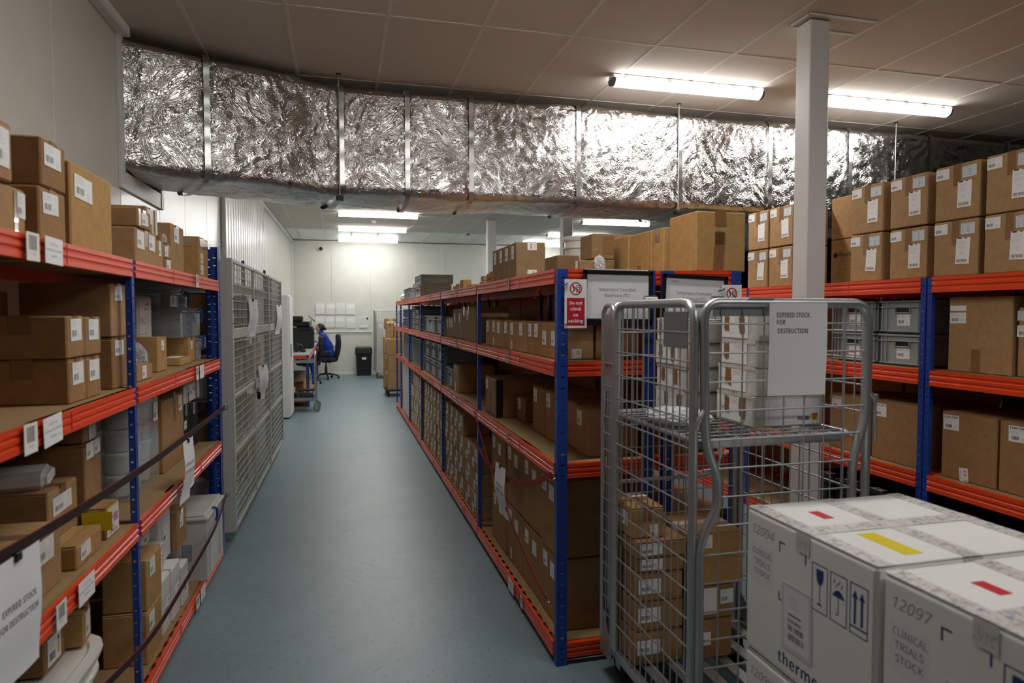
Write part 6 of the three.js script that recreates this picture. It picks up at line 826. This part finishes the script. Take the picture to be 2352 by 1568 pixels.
{ const o = thing('paper_tray_stack', 'white letter tray with orange tab at the near bench corner', 'tray', [-0.98, 0.911, -12.35]); for (const y of [0, 0.07, 0.14]) mesh('tray', merge([cbx(-0.13, 0.13, y, y + 0.006, -0.16, 0.16, 0.002), cbx(-0.13, 0.13, y, y + 0.06, -0.16, -0.155, 0.001), cbx(-0.13, -0.125, y, y + 0.07, -0.16, 0.16, 0.001), cbx(0.125, 0.13, y, y + 0.07, -0.16, 0.16, 0.001)]), M.white, o); mesh('orange_tab', cbx(-0.02, 0.1, 0.012, 0.05, 0.161, 0.163, 0), M.orange, o); mesh('papers', cbx(-0.11, 0.11, 0.076, 0.09, -0.15, 0.15, 0.001), M.paper, o); }
{ const o = thing('wall_screen', 'thin black wall mounted screen seen edge on above the bench', 'screen', [-1.13, 1.72, -13.2]); o.rotation.y = 0.12; mesh('bezel', cbx(0.05, 0.085, -0.26, 0.28, -0.45, 0.45, 0.005), M.blackGloss, o); mesh('bracket', cbx(-0.1, 0.05, -0.08, 0.08, -0.08, 0.08, 0.004), M.black, o); }
{ const o = thing('desk_lamp', 'small black tilted tablet on a stand behind the printer', 'tablet', [-0.62, 0.911, -16.2]); mesh('stand', merge([at(cyl(0.07, 0.08, 0.015, 20), 0, 0.0075, 0), rod(V(0, 0.015, 0), V(0, 0.55, 0), 0.01, 8)]), M.black, o); const t = mesh('screen', cbx(-0.1, 0.1, -0.008, 0.008, -0.12, 0.12, 0.004), M.blackGloss, o); t.position.set(0.02, 0.58, 0); t.rotation.z = -0.75; }  // tablet on a stand, gives no light
{ // white pallet of pink papers near bench wall
  const o = thing('wall_notes', 'pinkish notes pinned on the left wall beyond the mesh doors', 'notes', [-1.42, 1.3, -12.6], 0, undefined, 'L'); mesh('note', cbx(-0.012, -0.01, 0, 0.3, -0.2, 0.0, 0), M.pink, o); mesh('note', cbx(-0.012, -0.01, 0.02, 0.28, 0.05, 0.25, 0), M.paper, o); }
function chair(label, x, z, turn) {
  const o = thing('office_chair', label, 'chair', [x, 0, z], turn, 'operator chairs at the bench');
  const hub = V(0, 0.1, 0);
  for (let i = 0; i < 5; i++) { const a = i * 1.2566 + 0.3, ex = Math.cos(a) * 0.3, ez = Math.sin(a) * 0.3; mesh('base_arm', tube([V(0, 0.115, 0), V(ex * 0.5, 0.11, ez * 0.5), V(ex, 0.075, ez)], 0.02, 8, null), M.black, o); const c = mesh('castor', (() => { const w = cyl(0.028, 0.028, 0.045, 14); w.rotateX(Math.PI / 2); w.rotateY(-a); return w.translate(ex, 0.028, ez); })(), M.rubber, o); mesh('stem', rod(V(ex, 0.03, ez), V(ex, 0.08, ez), 0.008, 6), M.black, c); }
  mesh('gas_lift', merge([at(cyl(0.028, 0.035, 0.2, 16), 0, 0.2, 0), at(cyl(0.018, 0.018, 0.14, 16), 0, 0.35, 0)]), M.black, o); mesh('mechanism', cbx(-0.1, 0.14, 0.4, 0.44, -0.09, 0.09, 0.01), M.black, o);
  mesh('seat', (() => { const s = new THREE.Shape(); s.absarc(-0.12, 0.12, 0.1, Math.PI / 2, Math.PI, false); s.absarc(-0.12, -0.12, 0.1, Math.PI, Math.PI * 1.5, false); s.absarc(0.13, -0.13, 0.1, -Math.PI / 2, 0, false); s.absarc(0.13, 0.13, 0.1, 0, Math.PI / 2, false); const g = new THREE.ExtrudeGeometry(s, { depth: 0.05, bevelEnabled: true, bevelSize: 0.018, bevelThickness: 0.018, bevelSegments: 3 }); g.rotateX(-Math.PI / 2); return plain(g).translate(0, 0.455, 0); })(), M.purple, o);
  mesh('back_bar', tube([V(0.12, 0.42, 0), V(0.27, 0.43, 0), V(0.29, 0.55, 0), V(0.29, 0.75, 0)], 0.02, 8, 0.06), M.black, o);
  mesh('backrest', (() => { const s = new THREE.Shape(); s.moveTo(-0.15, 0); s.quadraticCurveTo(-0.24, 0.25, -0.17, 0.5); s.quadraticCurveTo(0, 0.58, 0.17, 0.5); s.quadraticCurveTo(0.24, 0.25, 0.15, 0); s.quadraticCurveTo(0, -0.05, -0.15, 0); const g = new THREE.ExtrudeGeometry(s, { depth: 0.04, bevelEnabled: true, bevelSize: 0.02, bevelThickness: 0.02, bevelSegments: 3, curveSegments: 10 }); const p = g.attributes.position; for (let i = 0; i < p.count; i++) p.setZ(i, p.getZ(i) + 0.05 * Math.cos((p.getY(i) - 0.25) * 5) - 0.6 * p.getX(i) ** 2); g.rotateY(Math.PI / 2); g.rotateZ(-0.1); g.computeVertexNormals(); return plain(g).translate(0.23, 0.55, 0); })(), M.fabric, o);
  for (const k of [-1, 1]) mesh('armrest', merge([tube([V(0.0, 0.43, k * 0.16), V(0.02, 0.44, k * 0.26), V(0.04, 0.66, k * 0.27)], 0.016, 8, null), cbx(-0.1, 0.14, 0.66, 0.69, k * 0.27 - 0.035, k * 0.27 + 0.035, 0.012)]), M.black, o);
  mesh('tilt_lever', tube([V(0.05, 0.41, 0.1), V(0.06, 0.39, 0.22), V(0.06, 0.37, 0.24)], 0.008, 6, null), M.black, o);
}
chair('black office chair on which the person in blue sits', -0.31, -17.1, 0.15);
chair('empty black office chair nearest the viewer at the bench', -0.7, -15.9, 0.1);
{ // person seated in profile, facing the bench
  const o = thing('person', 'seated person with dark hair in a royal blue fleece working at the bench', 'person', [-0.31, 0, -17.1], 0.0);
  // joints in metres: the person looks along -x
  const C = [['thigh', [0.06, 0.56, 0.1], [-0.36, 0.57, 0.12], 0.085, 0.065], ['thigh', [0.06, 0.56, -0.1], [-0.36, 0.57, -0.12], 0.085, 0.065], ['shin', [-0.36, 0.57, 0.12], [-0.30, 0.1, 0.12], 0.06, 0.042], ['shin', [-0.36, 0.57, -0.12], [-0.30, 0.1, -0.12], 0.06, 0.042], ['shoe', [-0.28, 0.06, 0.12], [-0.44, 0.045, 0.12], 0.045, 0.035], ['shoe', [-0.28, 0.06, -0.12], [-0.44, 0.045, -0.12], 0.045, 0.035],
    ['top', [0.07, 0.6, 0], [0.02, 0.82, 0], 0.15, 0.135], ['top', [0.03, 0.82, 0.03], [-0.06, 1.03, 0.09], 0.13, 0.1], ['top', [0.03, 0.82, -0.03], [-0.06, 1.03, -0.09], 0.13, 0.1], ['top', [-0.05, 1.05, 0.14], [-0.05, 1.05, -0.14], 0.072, 0.072], ['top', [-0.07, 1.06, 0], [-0.11, 1.15, 0], 0.075, 0.062],
    ['top', [-0.06, 1.05, 0.17], [-0.13, 0.84, 0.22], 0.058, 0.048], ['top', [-0.13, 0.84, 0.22], [-0.36, 0.935, 0.16], 0.047, 0.035], ['top', [-0.06, 1.05, -0.17], [-0.13, 0.84, -0.22], 0.058, 0.048], ['top', [-0.13, 0.84, -0.22], [-0.36, 0.935, -0.12], 0.047, 0.035],
    ['skin', [-0.115, 1.14, 0], [-0.135, 1.2, 0], 0.052, 0.05], ['skin', [-0.135, 1.255, 0], [-0.155, 1.28, 0], 0.082, 0.08], ['skin', [-0.175, 1.2, 0], [-0.185, 1.215, 0], 0.048, 0.05], ['skin', [-0.225, 1.25, 0], [-0.245, 1.225, 0], 0.012, 0.016], ['skin', [-0.38, 0.935, 0.155], [-0.43, 0.925, 0.145], 0.03, 0.028], ['skin', [-0.38, 0.935, -0.115], [-0.43, 0.925, -0.105], 0.03, 0.028]];
  for (const s of [1, -1]) { const zz = s > 0 ? 0.145 : -0.105; for (let f = 0; f < 4; f++) { const dz = (f - 1.5) * 0.017, L = [0.055, 0.068, 0.062, 0.048][f]; C.push(['skin', [-0.44, 0.927, zz + dz], [-0.44 - L * 0.6, 0.93, zz + dz], 0.0095, 0.009], ['skin', [-0.44 - L * 0.6, 0.93, zz + dz], [-0.44 - L, 0.918, zz + dz], 0.009, 0.008]); } C.push(['skin', [-0.395, 0.925, zz + s * -0.025], [-0.44, 0.918, zz + s * -0.05], 0.011, 0.009]); }
  const sd = (p, [, a, b, r1, r2]) => { const ax = b[0] - a[0], ay = b[1] - a[1], az = b[2] - a[2], px = p.x - a[0], py = p.y - a[1], pz = p.z - a[2]; const t = Math.max(0, Math.min(1, (px * ax + py * ay + pz * az) / (ax * ax + ay * ay + az * az))); return Math.hypot(px - ax * t, py - ay * t, pz - az * t) - (r1 + (r2 - r1) * t); };
  const field = (p) => { let d = 1e3; for (const c of C) { const e = sd(p, c), k = c[3] < 0.02 ? 0.008 : 0.03; const h = Math.max(0, Math.min(1, 0.5 + 0.5 * (e - d) / k)); d = e + (d - e) * h - k * h * (1 - h); } return d; };
  const mc = (cx, cy, cz, half, res, keep) => { const m = new MarchingCubes(res, new THREE.MeshStandardMaterial(), false, false, 300000); m.isolation = 0; const h = res / 2; const p = V(0, 0, 0); for (let k = 0; k < res; k++) for (let j = 0; j < res; j++) for (let i = 0; i < res; i++) { p.set(cx + (i - h) / h * half, cy + (j - h) / h * half, cz + (k - h) / h * half); m.field[i + j * res + k * res * res] = -field(p); } m.update(); const n = m.count * 3, P = [], N = [], Q = [];
    for (let i = 0; i < m.count; i += 3) { const t = []; for (let q = 0; q < 3; q++) t.push(V(cx + m.positionArray[(i + q) * 3] * half, cy + m.positionArray[(i + q) * 3 + 1] * half, cz + m.positionArray[(i + q) * 3 + 2] * half)); const c = t[0].clone().add(t[1]).add(t[2]).multiplyScalar(1 / 3); if (!keep(c)) continue; for (const v of t) P.push(v.x, v.y, v.z); }
    return P; };
  const inHead = (c) => c.y > 1.1, inHands = (c) => c.x < -0.37 && c.y > 0.86 && c.y < 1.0;
  const P = [...mc(-0.16, 0.64, 0, 0.72, 92, (c) => !inHead(c) && !inHands(c)), ...mc(-0.14, 1.22, 0, 0.17, 72, inHead), ...mc(-0.42, 0.93, 0.02, 0.2, 110, inHands)];
  const col = []; const colours = { top: new THREE.Color('#1237a0'), thigh: new THREE.Color('#1c2029'), shin: new THREE.Color('#1c2029'), shoe: new THREE.Color('#17171a'), skin: new THREE.Color('#c3917a') }; const q = V(0, 0, 0);
  for (let i = 0; i < P.length; i += 3) { q.set(P[i], P[i + 1], P[i + 2]); let best = null, bd = 1e3; for (const c of C) { const e = sd(q, c); if (e < bd) { bd = e; best = c[0]; } } let c = colours[best]; const face = best === 'skin' && q.y > 1.1; if (face && q.x < -0.2 && Math.abs(q.y - 1.265) < 0.008 && Math.abs(Math.abs(q.z) - 0.03) < 0.012) c = new THREE.Color('#2a1c18'); if (face && q.x < -0.2 && Math.abs(q.y - 1.192) < 0.005 && Math.abs(q.z) < 0.022) c = new THREE.Color('#9a5650'); col.push(c.r, c.g, c.b); }
  const g = new THREE.BufferGeometry(); g.setAttribute('position', new THREE.Float32BufferAttribute(P, 3)); g.setAttribute('color', new THREE.Float32BufferAttribute(col, 3)); g.computeVertexNormals();
  mesh('body', g, new THREE.MeshStandardMaterial({ vertexColors: true, roughness: 0.75 }), o);
  // hair: a cap with a tail gathered at the nape
  const hg = new THREE.IcosahedronGeometry(1, 10), hp = hg.attributes.position, v = V(0, 0, 0);
  for (let i = 0; i < hp.count; i++) { v.fromBufferAttribute(hp, i); const front = v.x < -0.35; const fy = front && v.y < 0.45 ? 0.45 + (v.y - 0.45) * 0.08 : v.y; hp.setXYZ(i, -0.122 + Math.max(v.x, front && v.y < 0.45 ? -0.62 : -2) * 0.102, 1.275 + fy * 0.098 * (v.y < -0.2 ? 1.15 : 1), v.z * 0.094); }
  hg.computeVertexNormals(); const hair = mesh('hair', plain(hg), std('#1a1513', 0.5), o);
  mesh('hair_knot', at(new THREE.IcosahedronGeometry(0.042, 4), -0.02, 1.235, 0), std('#1a1513', 0.5), hair);
  for (const k of [-1, 1]) mesh('ear', at(new THREE.SphereGeometry(0.016, 10, 8).scale(0.8, 1.3, 0.5), -0.14, 1.245, k * 0.086), std('#c3917a', 0.7), o);
}
{ // document pockets on the far wall
  const zf = ZFAR + 0.0; const cells = [];
  const top = [['first', -0.46, 1.74], ['second', -0.2, 1.735], ['third', 0.055, 1.74], ['fourth', 0.315, 1.735]], low = [['first', -0.47, 1.395], ['second', -0.22, 1.395], ['third', 0.04, 1.395], ['fourth', 0.315, 1.38]];
  for (const [row, list] of [['upper', top], ['lower', low]]) for (const [k, x, y] of list) {
    const o = thing('document_pocket', `${k} white document pocket from the left in the ${row} row, far wall`, 'pocket', [x, y, zf], 0, 'document pockets on the far wall');
    mesh('back_plate', cbx(-0.115, 0.115, -0.15, 0.15, 0.001, 0.006, 0.002), M.paper, o); mesh('pocket_front', cbx(-0.115, 0.115, -0.15, 0.02, 0.02, 0.024, 0.002), M.white, o); mesh('pocket_sides', merge([cbx(-0.115, -0.111, -0.15, 0.02, 0.006, 0.02, 0), cbx(0.111, 0.115, -0.15, 0.02, 0.006, 0.02, 0), cbx(-0.111, 0.111, -0.15, -0.146, 0.006, 0.02, 0)]), M.white, o); const m = mesh('inserted_sheet', new THREE.BoxGeometry(0.2, 0.25, 0.001), print(row === 'upper' && k === 'third' ? 'form' : 'poster'), o); m.position.set(0, -0.01, 0.012);
    if (row === 'upper' && k === 'first') { const s = mesh('loose_sheet', new THREE.BoxGeometry(0.21, 0.16, 0.001), M.paper, o); s.position.set(0.0, -0.06, 0.03); }
  }
  const mk = (l, x, y, clip) => { const o = thing('document_pocket', l, 'pocket', [x, y, zf]); mesh('back_plate', cbx(-0.115, 0.115, -0.16, 0.15, 0.001, 0.006, 0.002), M.paper, o); const m = mesh('clipped_sheet', new THREE.BoxGeometry(0.21, 0.2, 0.001), print('form'), o); m.position.set(0, 0.04, 0.02); m.rotation.x = 0.05; if (clip) mesh('clip', cbx(0.08, 0.12, 0.06, 0.12, 0.006, 0.03, 0.003), M.black, o); mesh('tray', cbx(-0.115, 0.115, -0.16, -0.1, 0.006, 0.03, 0.003), M.white, o); };
  mk('single pocket with clipped forms right of the two rows, far wall', 0.64, 1.39, true); mk('low white pocket below the rail behind the person', -0.11, 0.93, false);
}
{ const t = structure(new THREE.Group(), 'trim_2'); mesh('dado_rail', cbx(-1.15, 0.86, 1.115, 1.15, ZFAR, ZFAR + 0.03, 0.004), M.white, t); }
{ const o = thing('dome_camera', 'small white security camera with dark lens high on the far wall', 'camera', [-0.44, 3.3, ZFAR]); const b = cyl(0.07, 0.075, 0.05, 24); b.rotateX(Math.PI / 2); mesh('mount', b.translate(0, 0, 0.026), M.white, o); mesh('lens', at(new THREE.SphereGeometry(0.05, 20, 14), 0.02, -0.01, 0.06), M.blackGloss, o); }
{ const o = thing('smoke_detector', 'round white smoke detector on the ceiling behind the duct', 'detector', [0.72, CEIL - 0.003, -13.9]); mesh('base', at(cyl(0.06, 0.06, 0.02, 24), 0, -0.01, 0), M.white, o); mesh('cap', at(cyl(0.045, 0.03, 0.03, 24), 0, -0.035, 0), M.white, o); }
{ const o = thing('smoke_detector', 'small detector on the far ceiling left of the slim white pillar', 'detector', [2.95, CEIL - 0.003, -15.4]); mesh('base', at(cyl(0.06, 0.06, 0.02, 24), 0, -0.01, 0), M.white, o); mesh('cap', at(cyl(0.045, 0.04, 0.04, 24), 0, -0.04, 0), M.greyRubber, o); }
{ // swing bin
  const o = thing('waste_bin', 'tall black swing lid waste bin against the far wall', 'bin', [0.63, 0, -17.8]);
  const taper = (g, h, k) => { const p = g.attributes.position; for (let i = 0; i < p.count; i++) { const t = p.getY(i) / h; p.setX(i, p.getX(i) * (1 - k + k * t)); p.setZ(i, p.getZ(i) * (1 - k + k * t)); } g.computeVertexNormals(); return g; };
  mesh('body', taper(cbx(-0.2, 0.2, 0, 0.54, -0.16, 0.16, 0.02), 0.54, 0.12), M.blackGloss, o); mesh('liner_bag', cbx(-0.205, 0.205, 0.52, 0.555, -0.165, 0.165, 0.01), M.black, o); mesh('lid', (() => { const g = taper(cbx(-0.205, 0.205, 0, 0.19, -0.165, 0.165, 0.03), 0.19, -0.1); return g.translate(0, 0.555, 0); })(), M.black, o); mesh('swing_flap', (() => { const g = cbx(-0.15, 0.15, -0.01, 0.01, -0.08, 0.08, 0.006); g.rotateX(0.6); return g.translate(0, 0.69, 0.1); })(), M.blackGloss, o); mesh('bin_label', cbx(-0.05, 0.06, 0.42, 0.48, 0.158, 0.161, 0), M.paper, o);
}
{ // far mesh cage
  const o = thing('roll_cage', 'far galvanised mesh trolley standing against the end wall', 'trolley', [1.21, 0, -17.2]); const w = 0.32, d = 0.38, h = 1.69, Z = M.zinc;
  for (const x of [-w, w]) { mesh('side_frame', tube([V(x, 0.16, d), V(x, h, d), V(x, h, -d), V(x, 0.16, -d)], 0.016, 8, 0.06, false, 60), Z, o); const g = []; for (let y = 0.25; y < h; y += 0.09) g.push(rod(V(x, y, -d), V(x, y, d), 0.003, 4)); for (let z = -d + 0.08; z < d; z += 0.08) g.push(rod(V(x, 0.16, z), V(x, h, z), 0.003, 4)); mesh('wire_mesh', merge(g), Z, o).userData.kind = 'stuff'; }
  { const g = []; for (let y = 0.25; y < h; y += 0.09) g.push(rod(V(-w, y, -d), V(w, y, -d), 0.003, 4)); for (let x = -w + 0.06; x < w; x += 0.06) g.push(rod(V(x, 0.16, -d), V(x, h, -d), 0.003, 4)); mesh('wire_mesh', merge(g), Z, o).userData.kind = 'stuff'; mesh('top_rail', rod(V(-w, h, -d), V(w, h, -d), 0.014, 8), Z, o); }
  mesh('base', cbx(-w, w, 0.13, 0.17, -d, d, 0.004), Z, o); mesh('shelf', cbx(-w, w, 1.2, 1.215, -d, d, 0.003), Z, o);
  for (const x of [-w + 0.06, w - 0.06]) for (const z of [-d + 0.06, d - 0.06]) { const c = cyl(0.06, 0.06, 0.03, 20); c.rotateZ(Math.PI / 2); mesh('castor_wheel', c.translate(x, 0.06, z), M.greyRubber, o); mesh('castor_fork', cbx(x - 0.02, x + 0.02, 0.06, 0.13, z - 0.02, z + 0.02, 0.003), Z, o); }
}
carton({ n: 'small_carton', l: 'white labelled carton left on the far trolley shelf', x: [0.92, 1.1], y: [1.216, 1.4], z: [-17.15, -16.95], m: M.cardWhite, tape: false, lab: [LB('+z', 0.5, 0.5, 0.09, 0.09)] });
carton({ n: 'small_carton', l: 'brown carton with yellow sticker on the far trolley shelf', x: [1.12, 1.42], y: [1.216, 1.48], z: [-17.2, -16.95], m: M.card[0], tape: false, lab: [LB('+z', 0.5, 0.55, 0.2, 0.17)], strip: [['+z', 0.5, 0.1, 0.1, 0.06, M.yellow]] });
{ // stack on a dolly beyond the rack
  const o = thing('dolly', 'low black dolly under the carton stack past the rack end', 'dolly', [1.13, 0, -13.4]); mesh('deck', cbx(-0.26, 0.26, 0.1, 0.14, -0.36, 0.36, 0.006), M.black, o); for (const x of [-0.2, 0.2]) for (const z of [-0.3, 0.3]) mesh('wheel', (() => { const c = cyl(0.05, 0.05, 0.035, 18); c.rotateZ(Math.PI / 2); return c.translate(x, 0.05, z); })(), M.rubber, o);
  const st = [['bottom front', 0.92, 1.3, 0.141, 0.49, -13.35, -13.05], ['bottom back', 0.87, 1.3, 0.141, 0.5, -13.75, -13.37], ['second front', 0.93, 1.28, 0.492, 0.81, -13.34, -13.06], ['second back', 0.87, 1.3, 0.502, 0.82, -13.75, -13.37], ['third front', 0.91, 1.25, 0.812, 1.12, -13.34, -13.06], ['third back', 0.865, 1.3, 0.822, 1.14, -13.75, -13.37], ['top left', 0.92, 1.06, 1.142, 1.42, -13.7, -13.4], ['top right', 1.07, 1.3, 1.142, 1.44, -13.65, -13.38]];
  for (const [k, a, b, y0, y1, z0, z1] of st) carton({ l: `${k} carton in the tall stack on the dolly past the rack end`, g: 'tall carton stack on the dolly', x: [a, b], y: [y0, y1], z: [z0, z1], m: M.card[2], lab: k.includes('back') || k === 'top right' ? [LB('+z', 0.2, 0.15, 0.1, 0.07)] : [] });
}
shade(scene);
renderer.render(scene, camera);
